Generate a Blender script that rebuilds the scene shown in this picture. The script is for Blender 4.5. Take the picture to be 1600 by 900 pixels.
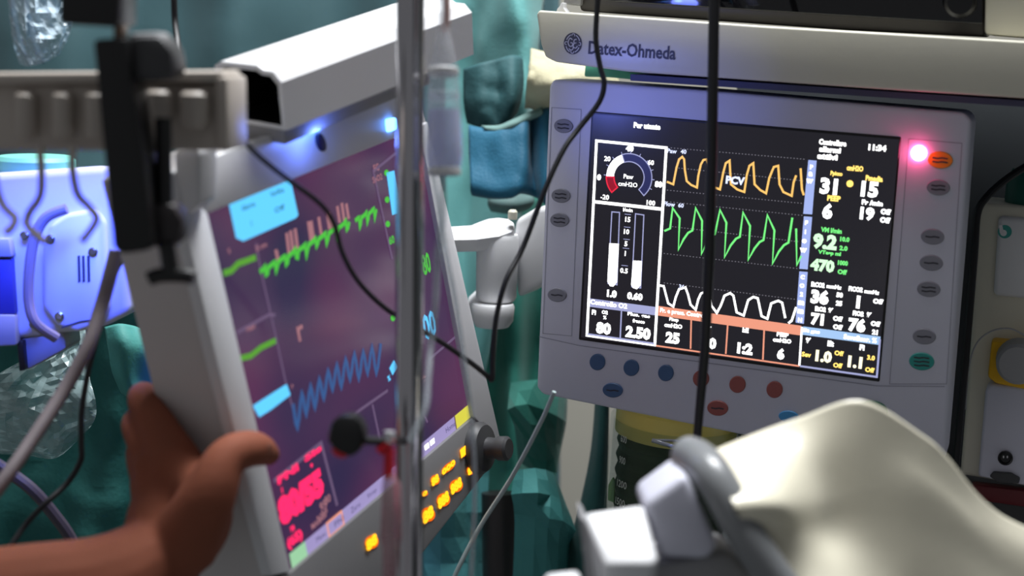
import bpy, bmesh, math, random
from mathutils import Vector, Matrix, noise
random.seed(7)
S = bpy.context.scene
COL = S.collection
for o in list(bpy.data.objects):
    bpy.data.objects.remove(o)

# ------------------------------------------------------------------ camera
CAMPOS = Vector((0, 0, 1.5))
_b = Vector((0, -math.sqrt(1 - .163 ** 2), .163))
_r0 = Vector((1, 0, 0)); _u0 = _b.cross(_r0)
_phi = math.asin(.0304)
_r = _r0 * math.cos(_phi) + _u0 * math.sin(_phi)
_u = _b.cross(_r)
F = 50.0 / 36.0 * 1600
cd = bpy.data.cameras.new('camera'); cam = bpy.data.objects.new('camera', cd); COL.objects.link(cam)
M4 = Matrix((_r, _u, _b)).transposed().to_4x4(); M4.translation = CAMPOS
cam.matrix_world = M4
cd.lens = 50; cd.sensor_width = 36; cd.clip_start = .05
cd.dof.use_dof = True; cd.dof.focus_distance = 1.20; cd.dof.aperture_fstop = 4.2
S.camera = cam

# ------------------------------------------------------------------ light
w = bpy.data.worlds.new('world'); S.world = w; w.use_nodes = True
w.node_tree.nodes['Background'].inputs[0].default_value = (.93, .95, 1, 1)
w.node_tree.nodes['Background'].inputs[1].default_value = .17
S.view_settings.view_transform = 'Standard'; S.view_settings.look = 'None'
S.view_settings.exposure = 0; S.view_settings.gamma = 1; S.view_settings.use_curve_mapping = False


def lamp(name, kind, loc, power, col=(1, 1, 1), size=.1, size_y=None, target=None, spread=None):
    l = bpy.data.lights.new(name, kind); l.energy = power; l.color = col
    if kind == 'AREA':
        l.shape = 'RECTANGLE'; l.size = size; l.size_y = size_y or size
        if spread: l.spread = spread
    else:
        l.shadow_soft_size = size
    o = bpy.data.objects.new(name, l); COL.objects.link(o); o.location = loc
    if target is not None:
        o.rotation_euler = (Vector(target) - Vector(loc)).to_track_quat('-Z', 'Y').to_euler()
    return o


lamp('theatre_ceiling_lamp', 'AREA', (.15, 1.30, 3.0), 75, (.96, .98, 1), 1.0, .7, (.15, 1.05, 0))

# ------------------------------------------------------------------ projection helpers


def W(px, py, d):
    return CAMPOS + (_r * ((px - 800) / F) - _u * ((py - 450) / F) - _b) * d


def ray(px, py):
    return _r * ((px - 800) / F) - _u * ((py - 450) / F) - _b


class Frame:
    """a real plane in the room: origin, axes u (along) v (up) n (out)"""
    def __init__(s, O, u, v):
        s.O = O.copy(); s.u = u.normalized(); s.n = s.u.cross(v).normalized(); s.v = s.n.cross(s.u).normalized()

    def at(s, px, py, h=0.0):
        r = ray(px, py)
        t = (s.O + s.n * h - CAMPOS).dot(s.n) / r.dot(s.n)
        return CAMPOS + r * t

    def uv(s, px, py, h=0.0):
        p = s.at(px, py, h) - s.O
        return p.dot(s.u), p.dot(s.v)

    def pt(s, a, b, h=0.0):
        return s.O + s.u * a + s.v * b + s.n * h


def quad_frame(q, d0):
    r = [ray(*p) for p in q]
    # depths so that the four corners make a parallelogram
    A = Matrix((( -r[1].x, r[2].x, -r[3].x), (-r[1].y, r[2].y, -r[3].y), (-r[1].z, r[2].z, -r[3].z)))
    d = A.inverted() @ (-r[0])
    P = [CAMPOS + r[0] * d0] + [CAMPOS + r[i + 1] * d[i] * d0 for i in range(3)]
    O = (P[0] + P[1] + P[2] + P[3]) / 4
    return Frame(O, P[1] - P[0], P[0] - P[3])


# ------------------------------------------------------------------ materials
def lin(c):
    return tuple((x / 255 / 12.92 if x / 255 <= .04045 else ((x / 255 + .055) / 1.055) ** 2.4) for x in c)


def mat(name, rgb, rough=.5, metal=0, var=.06, scale=30, bump=0, bscale=200, emit=0, emit_rgb=None, coat=0, sss=0, trans=0, alpha=1, sheen=0, spec=.5):
    m = bpy.data.materials.new(name); m.use_nodes = True
    nt = m.node_tree; b = nt.nodes['Principled BSDF']
    c = lin(rgb)
    tc = nt.nodes.new('ShaderNodeTexCoord')
    if var:
        n = nt.nodes.new('ShaderNodeTexNoise'); n.inputs['Scale'].default_value = scale; n.inputs['Detail'].default_value = 4
        nt.links.new(tc.outputs['Object'], n.inputs['Vector'])
        rp = nt.nodes.new('ShaderNodeMix'); rp.data_type = 'RGBA'
        rp.inputs['A'].default_value = (*[x * (1 - var) for x in c], 1)
        rp.inputs['B'].default_value = (*[min(1, x * (1 + var)) for x in c], 1)
        nt.links.new(n.outputs['Fac'], rp.inputs['Factor'])
        nt.links.new(rp.outputs['Result'], b.inputs['Base Color'])
    else:
        b.inputs['Base Color'].default_value = (*c, 1)
    b.inputs['Roughness'].default_value = rough; b.inputs['Metallic'].default_value = metal
    b.inputs['Coat Weight'].default_value = coat; b.inputs['Specular IOR Level'].default_value = spec
    b.inputs['Transmission Weight'].default_value = trans
    b.inputs['Alpha'].default_value = alpha
    b.inputs['Sheen Weight'].default_value = sheen
    if sss:
        b.inputs['Subsurface Weight'].default_value = sss; b.inputs['Subsurface Radius'].default_value = (.01, .004, .002)
    if emit:
        b.inputs['Emission Color'].default_value = (*lin(emit_rgb or rgb), 1); b.inputs['Emission Strength'].default_value = emit
    if bump:
        n2 = nt.nodes.new('ShaderNodeTexNoise'); n2.inputs['Scale'].default_value = bscale; n2.inputs['Detail'].default_value = 3
        nt.links.new(tc.outputs['Object'], n2.inputs['Vector'])
        bp = nt.nodes.new('ShaderNodeBump'); bp.inputs['Strength'].default_value = bump; bp.inputs['Distance'].default_value = .002
        nt.links.new(n2.outputs['Fac'], bp.inputs['Height']); nt.links.new(bp.outputs['Normal'], b.inputs['Normal'])
    return m


def film(name, rgb, opacity, rough=.12):
    """clear crumpled plastic: see-through with glossy creases"""
    m = bpy.data.materials.new(name); m.use_nodes = True; nt = m.node_tree; nt.nodes.clear()
    out = nt.nodes.new('ShaderNodeOutputMaterial'); mx = nt.nodes.new('ShaderNodeMixShader')
    tr = nt.nodes.new('ShaderNodeBsdfTransparent'); pr = nt.nodes.new('ShaderNodeBsdfPrincipled')
    pr.inputs['Base Color'].default_value = (*lin(rgb), 1); pr.inputs['Roughness'].default_value = rough; pr.inputs['Specular IOR Level'].default_value = .8
    tr.inputs['Color'].default_value = (.95, .97, .98, 1)
    tc = nt.nodes.new('ShaderNodeTexCoord'); n = nt.nodes.new('ShaderNodeTexNoise'); n.inputs['Scale'].default_value = 40
    mr = nt.nodes.new('ShaderNodeMapRange'); mr.inputs['To Min'].default_value = opacity * .6; mr.inputs['To Max'].default_value = min(1, opacity * 1.4)
    nt.links.new(tc.outputs['Object'], n.inputs['Vector']); nt.links.new(n.outputs['Fac'], mr.inputs['Value'])
    nt.links.new(mr.outputs['Result'], mx.inputs['Fac']); nt.links.new(tr.outputs[0], mx.inputs[1]); nt.links.new(pr.outputs[0], mx.inputs[2])
    nt.links.new(mx.outputs[0], out.inputs[0])
    return m


def glow(name, rgb, s):
    return mat(name, (8, 8, 8), .4, var=0, emit=s, emit_rgb=rgb)


WHITE = mat('white_plastic', (222, 222, 224), .38, var=.03, bump=.05)
WARM = mat('warm_white_plastic', (218, 214, 196), .34, var=.03, bump=.05)
BEZEL = mat('bezel_grey_white', (208, 208, 222), .45, var=.03, bump=.05)
GREYPL = mat('mid_grey_plastic', (150, 150, 152), .5, var=.05)
PANEL = mat('panel_grey', (118, 117, 118), .5, var=.05)
RAILM = mat('rail_beige_grey', (190, 180, 170), .45, var=.05)
DARKG = mat('dark_grey_plastic', (62, 62, 64), .5, var=.08)
BLACK = mat('black_plastic', (14, 14, 15), .38, var=.1)
RUBBER = mat('black_rubber', (20, 20, 24), .45, var=.1)
DARKPANEL = mat('machine_dark_panel', (58, 62, 66), .5, var=.08)
CHROME = mat('chrome', (190, 188, 192), .16, metal=1, var=.03)
STEEL = mat('steel', (170, 172, 176), .25, metal=1, var=.03)
GLASSBLK = mat('black_glass', (9, 9, 11), .06, var=0, coat=.3)
KEYG = mat('key_grey', (136, 136, 146), .5, var=.05)
KEYB = mat('key_blue', (62, 92, 132), .5, var=.05)
KEYR = mat('key_red_brown', (150, 80, 76), .5, var=.05)
KEYY = mat('key_orange', (228, 140, 20), .45, var=.05)
KEYT = mat('key_teal', (38, 150, 140), .5, var=.05)
KEYGR = mat('key_green', (16, 104, 78), .5, var=.05)
KEYSKY = mat('key_sky_blue', (70, 150, 205), .5, var=.05)
INK = mat('print_ink', (52, 52, 62), .6, var=.03)
LOGOINK = mat('logo_ink', (70, 70, 84), .5, var=.03)
YELLOW = mat('yellow_plate', (232, 178, 12), .45, var=.05)
BRASS = mat('yellow_ring', (240, 222, 120), .3, var=.06)
REDP = mat('red_plastic', (214, 20, 40), .35, var=.05)
DKRED = mat('dark_red_hose', (96, 12, 22), .45, var=.1)
DRAPE = mat('teal_drape', (54, 88, 94), .7, var=.12, scale=8, bump=.25, bscale=350, sheen=.15)
DRAPEM = mat('mint_drape', (112, 182, 180), .7, var=.1, scale=8, bump=.25, bscale=350, sheen=.15)
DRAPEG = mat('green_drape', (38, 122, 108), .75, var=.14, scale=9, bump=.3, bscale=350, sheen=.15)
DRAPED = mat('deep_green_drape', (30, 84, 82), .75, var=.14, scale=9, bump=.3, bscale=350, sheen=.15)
BLUEC = mat('blue_cloth', (14, 94, 124), .65, var=.12, scale=12, bump=.25, bscale=350, sheen=.1)
CREAM = mat('cream_cloth', (186, 180, 150), .75, var=.08, scale=15, bump=.3, bscale=300)
MINTTAPE = mat('mint_tape', (96, 186, 156), .6, var=.06)
WALLM = mat('wall_paint', (186, 182, 170), .8, var=.04, scale=3, bump=.1)
FLOORM = mat('floor_vinyl', (120, 126, 128), .4, var=.08, scale=6)
SKIN = mat('skin', (140, 82, 62), .75, spec=.2, var=.12, scale=40, bump=.12, bscale=160, sss=.12)
NAIL = mat('nail', (160, 106, 86), .3, var=.04)
CLEAR = film('clear_tube', (200, 208, 212), .38)
CLEARD = film('clear_drip', (226, 226, 232), .32)
BAG = film('clear_bag', (206, 226, 240), .8, .2)
FILMM = film('clear_sheet', (190, 214, 216), .5, .2)
GLASSC = film('canister_glass', (110, 140, 104), .13, .05)
TUBEG = mat('grey_hose', (128, 118, 122), .5, var=.06)
TUBED = mat('dark_grey_hose', (74, 66, 72), .5, var=.06)
PINK = film('pink_fluid_tube', (176, 128, 136), .55)
SCR_DARK = mat('lcd_dark', (10, 10, 12), .25, var=0, emit=1, emit_rgb=(33, 32, 38), spec=.3)
SCR_PURP = mat('lcd_purple_reflections', (16, 12, 24), .18, var=0, emit=1, emit_rgb=(58, 44, 80), spec=.5)
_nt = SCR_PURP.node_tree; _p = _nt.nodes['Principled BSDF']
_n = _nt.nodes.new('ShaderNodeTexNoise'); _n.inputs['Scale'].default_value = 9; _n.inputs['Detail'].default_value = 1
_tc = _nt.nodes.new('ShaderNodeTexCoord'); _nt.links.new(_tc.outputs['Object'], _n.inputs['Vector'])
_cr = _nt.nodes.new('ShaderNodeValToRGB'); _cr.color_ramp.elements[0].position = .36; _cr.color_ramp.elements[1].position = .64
_cr.color_ramp.elements[0].color = (*lin((50, 42, 74)), 1); _cr.color_ramp.elements[1].color = (*lin((86, 46, 80)), 1)  # plum and indigo patches: screen reflections painted into the glow
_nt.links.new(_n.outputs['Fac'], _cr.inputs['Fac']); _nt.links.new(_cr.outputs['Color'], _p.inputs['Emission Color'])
G_WHITE = glow('lcd_white', (255, 255, 255), 2.6)
G_LAV = glow('lcd_lavender', (176, 180, 226), .9)
G_NAVY = glow('lcd_navy', (40, 42, 84), 1)
G_TAB = glow('lcd_tab_blue', (168, 186, 246), 1)
G_SKY = glow('lcd_sky', (170, 206, 250), 1)
G_ORANGE = glow('lcd_orange_trace', (255, 200, 110), 1.1)
G_SALMON = glow('lcd_salmon', (244, 160, 132), 1)
G_GREEN = glow('lcd_green', (120, 245, 130), 1.1)
G_GREENW = glow('lcd_green_white', (205, 255, 205), 1.3)
G_YELL = glow('lcd_yellow', (255, 214, 110), 1.6)
G_YELW = glow('lcd_yellow_white', (255, 246, 210), 1.5)
G_RED = glow('lcd_red', (240, 40, 60), 1)
G_DOT = glow('lcd_grid_dots', (120, 118, 128), 1)
G_CYAN = glow('lcd_cyan', (90, 196, 250), 1.25)
G_CYAND = glow('lcd_cyan_dim', (66, 112, 180), .6)
G_GREENL = glow('lcd_leaf_green', (76, 205, 62), .9)
G_PINKD = glow('lcd_pink_dim', (190, 130, 140), .75)
G_CRIM = glow('lcd_crimson', (255, 36, 96), 1.5)
G_LILAC = glow('lcd_lilac', (178, 164, 220), .8)
G_MINT = glow('lcd_mint_tile', (168, 226, 178), .85)
G_YTILE = glow('lcd_yellow_tile', (226, 218, 76), .95)
G_LAVD = glow('lcd_line_dim', (128, 104, 142), .65)
G_AMBER = glow('amber_led', (255, 176, 24), 2.0)
G_AMBERD = glow('amber_led_edge', (255, 110, 10), 1.0)
G_LEDR = glow('red_led', (255, 90, 140), 22)
G_BLUEL = glow('blue_alarm_led', (90, 150, 255), 7)
G_DKINK = glow('lcd_ink', (28, 70, 110), .6)

# ------------------------------------------------------------------ objects
ROOT = {}


def thing(name, label, cat, loc=None, group=None):
    o = bpy.data.objects.new(name, None); COL.objects.link(o); o.empty_display_size = .02
    o.location = loc if loc is not None else (0, 0, 0)
    ROOT[o.name] = Vector(o.location)
    o['label'] = label; o['category'] = cat
    if group: o['group'] = group
    return o


def shade(me, ang=.6):
    me.polygons.foreach_set('use_smooth', [True] * len(me.polygons))
    try: me.set_sharp_from_angle(angle=ang)
    except Exception: pass


def obj(name, bm, m, parent=None, smooth=True, ang=.6):
    base = ROOT[parent.name] if parent is not None else None
    if base is None:
        zs = min(v.co.z for v in bm.verts)
        c = Vector((0, 0, 0))
        for v in bm.verts: c += v.co
        c /= len(bm.verts); base = Vector((c.x, c.y, zs))
    bmesh.ops.translate(bm, verts=bm.verts, vec=-base)
    bmesh.ops.recalc_face_normals(bm, faces=bm.faces)
    me = bpy.data.meshes.new(name); bm.to_mesh(me); bm.free()
    for mm in (m if isinstance(m, (list, tuple)) else [m]): me.materials.append(mm)
    if smooth: shade(me, ang)
    o = bpy.data.objects.new(name, me); COL.objects.link(o)
    if parent is not None: o.parent = parent
    else: o.location = base
    ROOT[o.name] = base
    return o


def tag(o, label, cat, group=None):
    o['label'] = label; o['category'] = cat
    if group: o['group'] = group
    return o


def struct(name, bm, m):
    o = obj(name, bm, m, smooth=False); o['kind'] = 'structure'; o['label'] = name.replace('_', ' '); return o


def B(): return bmesh.new()


def cr(pts, n):
    """catmull-rom through tuples"""
    out = []
    P = [tuple(p) for p in pts]
    for i in range(len(P) - 1):
        p0 = P[max(i - 1, 0)]; p1 = P[i]; p2 = P[i + 1]; p3 = P[min(i + 2, len(P) - 1)]
        for k in range(n):
            t = k / n
            out.append(tuple(.5 * (2 * b + (c - a) * t + (2 * a - 5 * b + 4 * c - d) * t * t + (3 * b - a - 3 * c + d) * t ** 3) for a, b, c, d in zip(p0, p1, p2, p3)))
    out.append(P[-1]); return out


def tube(bm, pts, rad, seg=10, cap=True):
    """sweep; pts are vectors, rad number or list"""
    pts = [Vector(p) for p in pts]; n = len(pts)
    rad = rad if isinstance(rad, (list, tuple)) else [rad] * n
    up = None; rings = []
    for i, p in enumerate(pts):
        t = (pts[min(i + 1, n - 1)] - pts[max(i - 1, 0)]).normalized()
        if up is None:
            up = t.orthogonal().normalized()
        up = (up - t * up.dot(t)).normalized(); sd = t.cross(up)
        rings.append([bm.verts.new(p + (up * math.cos(a) + sd * math.sin(a)) * rad[i]) for a in [2 * math.pi * k / seg for k in range(seg)]])
    for a, b in zip(rings, rings[1:]):
        for k in range(seg):
            bm.faces.new((a[k], a[(k + 1) % seg], b[(k + 1) % seg], b[k]))
    if cap:
        bm.faces.new(rings[0][::-1]); bm.faces.new(rings[-1])
    return bm


def tpx(bm, pts, rpx, seg=10, n=6, smooth=True):
    """tube along traced points (px,py,depth), radius in px at that depth"""
    P = cr(pts, n) if smooth else [tuple(p) for p in pts]
    return tube(bm, [W(*p[:3]) for p in P], [rpx * p[2] / F for p in P], seg)


def prism(bm, fr, pts, h0, h1, bev=0, seg=2, mode='px', mi=0):
    """solid with a traced outline on plane fr, from depth h0 (back) to h1 (front)"""
    uv = [fr.uv(x, y, h1) for x, y in pts] if mode == 'px' else pts
    t = B()
    a = [t.verts.new(fr.pt(u, v, h0)) for u, v in uv]; b = [t.verts.new(fr.pt(u, v, h1)) for u, v in uv]
    n = len(uv)
    t.faces.new(a[::-1]); t.faces.new(b)
    for i in range(n): t.faces.new((a[i], a[(i + 1) % n], b[(i + 1) % n], b[i]))
    bmesh.ops.recalc_face_normals(t, faces=t.faces)
    if bev:
        bmesh.ops.bevel(t, geom=list(t.edges), offset=bev, segments=seg, affect='EDGES', clamp_overlap=True, profile=.5)
    return merge(bm, t, mi)


def merge(bm, t, mi=0):
    mp = {}
    for v in t.verts: mp[v] = bm.verts.new(v.co)
    for f in t.faces:
        try:
            g = bm.faces.new([mp[v] for v in f.verts]); g.material_index = mi
        except ValueError: pass
    t.free(); return bm


def rounded(x0, y0, x1, y1, r, seg=4):
    out = []
    for cx, cy, a0 in ((x1 - r, y1 - r, 0), (x0 + r, y1 - r, 90), (x0 + r, y0 + r, 180), (x1 - r, y0 + r, 270)):
        for k in range(seg + 1):
            a = math.radians(a0 + 90 * k / seg); out.append((cx + r * math.cos(a), cy + r * math.sin(a)))
    return out


def ell(cx, cy, rx, ry, n=24, rot=0):
    c, s = math.cos(rot), math.sin(rot)
    return [(cx + rx * math.cos(a) * c - ry * math.sin(a) * s, cy + rx * math.cos(a) * s + ry * math.sin(a) * c) for a in [2 * math.pi * k / n for k in range(n)]]


def boxw(bm, c, s, rz=0, bev=0, seg=2):
    c = Vector(c); f = Frame(c, Vector((math.cos(rz), math.sin(rz), 0)), Vector((0, 0, 1)))
    x, y, z = s[0] / 2, s[1] / 2, s[2] / 2
    return prism(bm, f, [(-x, -z), (x, -z), (x, z), (-x, z)], -y, y, bev, seg, 'uv')


def lathe(bm, O, ax, prof, seg=28, mi=0):
    """prof: (radius, along-axis)"""
    ax = ax.normalized(); x = ax.orthogonal().normalized(); y = ax.cross(x)
    rings = []
    for r, z in prof:
        if r < 1e-6: rings.append([bm.verts.new(O + ax * z)])
        else: rings.append([bm.verts.new(O + ax * z + (x * math.cos(a) + y * math.sin(a)) * r) for a in [2 * math.pi * k / seg for k in range(seg)]])
    for a, b in zip(rings, rings[1:]):
        for k in range(seg):
            k2 = (k + 1) % seg
            if len(a) == 1 and len(b) == 1: continue
            if len(a) == 1: f = bm.faces.new((a[0], b[k], b[k2]))
            elif len(b) == 1: f = bm.faces.new((a[k], a[k2], b[0]))
            else: f = bm.faces.new((a[k], a[k2], b[k2], b[k]))
            f.material_index = mi
    return bm


def line(bm, fr, pts, wd, h, mode='px', closed=False):
    """flat printed / lit stroke of width wd metres lying on plane fr"""
    P = [Vector(fr.uv(x, y, h)) if mode == 'px' else Vector((x, y)) for x, y in pts]
    n = len(P); L = []; R = []
    for i in range(n):
        a = P[i - 1] if (i or closed) else P[i]; b = P[(i + 1) % n] if (i < n - 1 or closed) else P[i]
        d1 = (P[i] - a); d2 = (b - P[i])
        if d1.length < 1e-9: d1 = d2
        if d2.length < 1e-9: d2 = d1
        d1.normalize(); d2.normalize()
        n1 = Vector((-d1.y, d1.x)); n2 = Vector((-d2.y, d2.x)); m = n1 + n2
        if m.length < .2: m = n1
        m.normalize(); k = 1 / max(.5, m.dot(n1))
        L.append(bm.verts.new(fr.pt(*(P[i] + m * wd / 2 * k), h))); R.append(bm.verts.new(fr.pt(*(P[i] - m * wd / 2 * k), h)))
    for i in range(n if closed else n - 1):
        j = (i + 1) % n
        bm.faces.new((R[i], R[j], L[j], L[i]))
    return bm


def poly(bm, fr, pts, h, mode='px'):
    vs = [bm.verts.new(fr.pt(*fr.uv(x, y, h), h) if mode == 'px' else fr.pt(x, y, h)) for x, y in pts]
    bm.faces.new(vs); return bm


_tc = {}


def text(bm, fr, s, px, py, hpx, h=.0008, bold=.02, wide=1.0, wpx=None, thick=0):
    """lettering: real glyph outlines laid on plane fr, centred at the traced spot, hpx tall"""
    key = (s, bold)
    if key not in _tc:
        cu = bpy.data.curves.new('t', 'FONT'); cu.body = s; cu.size = 1; cu.offset = bold; cu.resolution_u = 2
        o = bpy.data.objects.new('t', cu); COL.objects.link(o)
        me = bpy.data.meshes.new_from_object(o.evaluated_get(bpy.context.evaluated_depsgraph_get()))
        vs = [(v.co.x, v.co.y) for v in me.vertices]; fs = [tuple(p.vertices) for p in me.polygons]
        bpy.data.objects.remove(o); bpy.data.curves.remove(cu); bpy.data.meshes.remove(me)
        xs = [v[0] for v in vs]; ys = [v[1] for v in vs]
        _tc[key] = (vs, fs, min(xs), max(xs), min(ys), max(ys))
    vs, fs, x0, x1, y0, y1 = _tc[key]
    c = Vector(fr.uv(px, py, h))
    hh = abs(fr.uv(px, py - hpx / 2, h)[1] - fr.uv(px, py + hpx / 2, h)[1])
    k = hh / (y1 - y0); kx = k * wide
    if wpx:
        a, b_ = fr.at(px - wpx / 2, py, h), fr.at(px + wpx / 2, py, h); kx = (a - b_).length / (x1 - x0)
    V = [bm.verts.new(fr.pt(c.x + (x - (x0 + x1) / 2) * kx, c.y + (y - (y0 + y1) / 2) * k, h)) for x, y in vs]
    for f in fs:
        try: bm.faces.new([V[i] for i in f])
        except ValueError: pass
    return bm


def patch(rows, nu=5, nv=5, amp=0.0, ns=14, thick=.002, rid=0, fine=0):
    """cloth from a net of traced points (px,py,depth), smoothed, creased with noise, given thickness"""
    R1 = [cr(r, nu) for r in rows]
    cols = list(zip(*R1))
    C1 = [cr(c, nv) for c in cols]
    G = list(zip(*C1))
    pts = []
    for r in G:
        row = []
        for px, py, d in r:
            p = W(px, py, d)
            q = p * ns + Vector((rid * 7.3, rid * 3.1, 0))
            dd = noise.noise(q) * amp + (abs(noise.noise(q * 2.3)) - .25) * amp * .8
            if fine: dd += (abs(noise.noise(q * 5.1)) - .25) * fine
            row.append(p - (p - CAMPOS).normalized() * dd)
        pts.append(row)
    bm = B()
    V = [[bm.verts.new(p) for p in r] for r in pts]
    for i in range(len(V) - 1):
        for j in range(len(V[0]) - 1):
            bm.faces.new((V[i][j], V[i][j + 1], V[i + 1][j + 1], V[i + 1][j]))
    if thick:
        bm.normal_update()
        g = bmesh.ops.solidify(bm, geom=list(bm.faces), thickness=thick)
    return bm


# ================================================================== the room
bm = B(); boxw(bm, (0, 1.2, -.05), (6, 5, .1)); struct('floor', bm, FLOORM)
bm = B(); boxw(bm, (0, 2.95, 1.5), (6, .1, 3.2)); struct('wall_back', bm, WALLM)

bm = B(); boxw(bm, (1.7, .4, 1.5), (.1, 4.6, 3.2)); struct('added_dark_wall', bm, mat('added_wall_dark', (58, 62, 62), .8, var=.05, scale=3))  # out of view, added to darken the chrome pole's reflection and this side

# ================================================================== frames of the two monitors
V = quad_frame([(927, 178), (1405, 218), (1370, 592), (908, 527)], 1.171)
Mo = quad_frame([(325, 334), (656, 200), (740, 650), (455, 893)], .86)
UPW = Vector((0, 0, 1))
KU = Vector((V.u.x, V.u.y, 0)).normalized()
KN = KU.cross(UPW)  # towards the camera side

# ================================================================== ventilator monitor
vm = thing('ventilator_monitor', 'wide grey-white ventilator display with bright dark screen of curves and numbers, below a logo shelf', 'monitor', V.pt(0, -.2, -.08))
bm = B()
prism(bm, V, [(864, 124), (1100, 141), (1507, 176), (1518, 188), (1500, 420), (1474, 728), (1462, 742), (1100, 668), (848, 617), (838, 606), (850, 330), (858, 134)], -.055, .006, .006, 3)
body = obj('housing', bm, BEZEL, vm)
bm = B(); prism(bm, V, [(924, 174), (1408, 214), (1374, 597), (904, 531)], .004, .0072, .0008, 1)
obj('screen_frame', bm, BLACK, vm)
scr = None
bm = B(); prism(bm, V, [(927, 178), (1405, 218), (1370, 592), (908, 527)], .005, .0082)
scr = obj('screen', bm, SCR_DARK, vm)
SH = .0086
PX = 1.13 / F   # metres per pixel near this screen


def sub(name, bm, m, parent):
    n = islands(bm); o = obj(name, bm, m, parent, smooth=False)
    if n > 1: o['kind'] = 'stuff'
    return o


def islands(bm):
    seen = set(); n = 0
    for v in bm.verts:
        if v in seen: continue
        n += 1; st_ = [v]
        while st_:
            q_ = st_.pop()
            if q_ in seen: continue
            seen.add(q_); st_ += [e.other_vert(q_) for e in q_.link_edges]
    return n


# gauge and its frame
bm = B()
line(bm, V, [(932, 220), (1041, 231), (1023, 539), (917, 524)], 4.2 * PX, SH + .0006, closed=True)
line(bm, V, [(927, 315), (1036, 327)], 5 * PX, SH + .0006)
sub('panel_frame', bm, G_WHITE, scr)
cu, cv = V.uv(983, 277, SH)
Ro, Ri = .0193, .0128


def arc(a0, a1, r0, r1, bm, h=SH, n=20):
    A = [math.radians(a0 + (a1 - a0) * k / n) for k in range(n + 1)]
    o = [(cu + r1 * math.cos(a), cv + r1 * math.sin(a)) for a in A]; i = [(cu + r0 * math.cos(a), cv + r0 * math.sin(a)) for a in A]
    for k in range(n): poly(bm, V, [i[k], o[k], o[k + 1], i[k + 1]][::-1], h, 'uv')
    return o, i


bm = B(); o1, i1 = arc(112, -45, Ri, Ro, bm); sub('gauge_arc', bm, G_NAVY, scr)
bm = B(); arc(183, 112, Ri, Ro, bm, SH + .0003); sub('gauge_fill', bm, G_WHITE, scr)
bm = B(); line(bm, V, o1 + i1[::-1], 1.6 * PX, SH + .0005, 'uv', True)
for a in (112, 90, 67, 45, 22, 0, -22, 135, 157, 180):
    a = math.radians(a); line(bm, V, [(cu + Ro * math.cos(a), cv + Ro * math.sin(a)), (cu + (Ro + .0022) * math.cos(a), cv + (Ro + .0022) * math.sin(a))], 1.2 * PX, SH + .0004, 'uv')
sub('gauge_outline', bm, G_LAV, scr)
bm = B(); o2, i2 = arc(225, 184, Ri, Ro, bm, SH + .0002, 8); sub('gauge_low_zone', bm, glow('lcd_deep_red', (150, 8, 18), 1), scr)
bm = B(); line(bm, V, o2 + i2[::-1], 2.2 * PX, SH + .0005, 'uv', True); sub('gauge_low_zone_outline', bm, G_RED, scr)
bm = B()
for s, x, y, hh, bo in (('20', 949, 248, 8, .03), ('40', 984, 232, 10, .08), ('60', 1017, 254, 8, .03), ('0', 936, 277, 10, .08), ('80', 1029, 288, 10, .08), ('-20', 945, 308, 8, .02), ('100', 1017, 317, 8, .03)):
    text(bm, V, s, x, y, hh, SH, bo)
text(bm, V, 'Paw', 982, 276, 7, SH, .02); text(bm, V, 'cmH2O', 981, 288, 7, SH, .01)
sub('gauge_numbers', bm, G_WHITE, scr)
# two flow bars
bm = B()
line(bm, V, [(956, 331), (968, 332), (964, 445), (950, 443)], 1.8 * PX, SH, closed=True); line(bm, V, [(993, 334), (1006, 336), (1001, 450), (987, 448)], 1.8 * PX, SH, closed=True)
for x, y in ((981, 335), (980, 355), (979, 374), (978, 388), (976, 415)): line(bm, V, [(x - 5, y - .5), (x + 5, y + .5)], 1 * PX, SH)
sub('bar_outline', bm, G_LAV, scr)
bm = B(); poly(bm, V, [(952, 380), (967, 381), (964, 441), (958, 448), (953, 447), (949, 440)][::-1], SH + .0003); sub('flow_bar', bm, G_WHITE, scr)
bm = B(); poly(bm, V, [(989, 407), (1003, 408), (1001, 446), (995, 452), (989, 450), (986, 445)][::-1], SH + .0003); sub('flow_bar', bm, G_WHITE, scr)
bm = B()
text(bm, V, 'l/min', 981, 328, 6, SH, .02)
for s, x, y in (('15', 981, 343), ('10', 979, 362), ('5', 978, 381), ('1', 977, 396), ('0.5', 975, 423)): text(bm, V, s, x, y, 8, SH, .03)
text(bm, V, '1.0', 956, 459, 12, SH, .06); text(bm, V, '0.60', 992, 463, 12, SH, .06)
sub('bar_numbers', bm, G_WHITE, scr)
# gas settings
bm = B(); poly(bm, V, [(920, 466), (1027, 480), (1026, 493), (919, 479)][::-1], SH); line(bm, V, [(971, 486), (969, 530)], 2.4 * PX, SH); line(bm, V, [(918, 522), (1022, 537)], 3 * PX, SH + .0008)
sub('gas_strip', bm, G_LAV, scr)
bm = B()
text(bm, V, 'Controllo O2', 951, 475, 8, SH + .0004, .04, wpx=58)
text(bm, V, 'Fi', 928, 488, 8, SH, .05); text(bm, V, 'O2', 945, 488, 6, SH, .05); text(bm, V, '%', 945, 496, 6, SH, .04)
text(bm, V, '80', 943, 513, 19, SH, .06); text(bm, V, 'Flus. gas', 998, 493, 7, SH, .04, wpx=35); text(bm, V, 'fresco', 998, 502, 6, SH, .04); text(bm, V, '2.50', 997, 520, 19, SH, .06)
sub('gas_numbers', bm, G_WHITE, scr)
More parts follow.
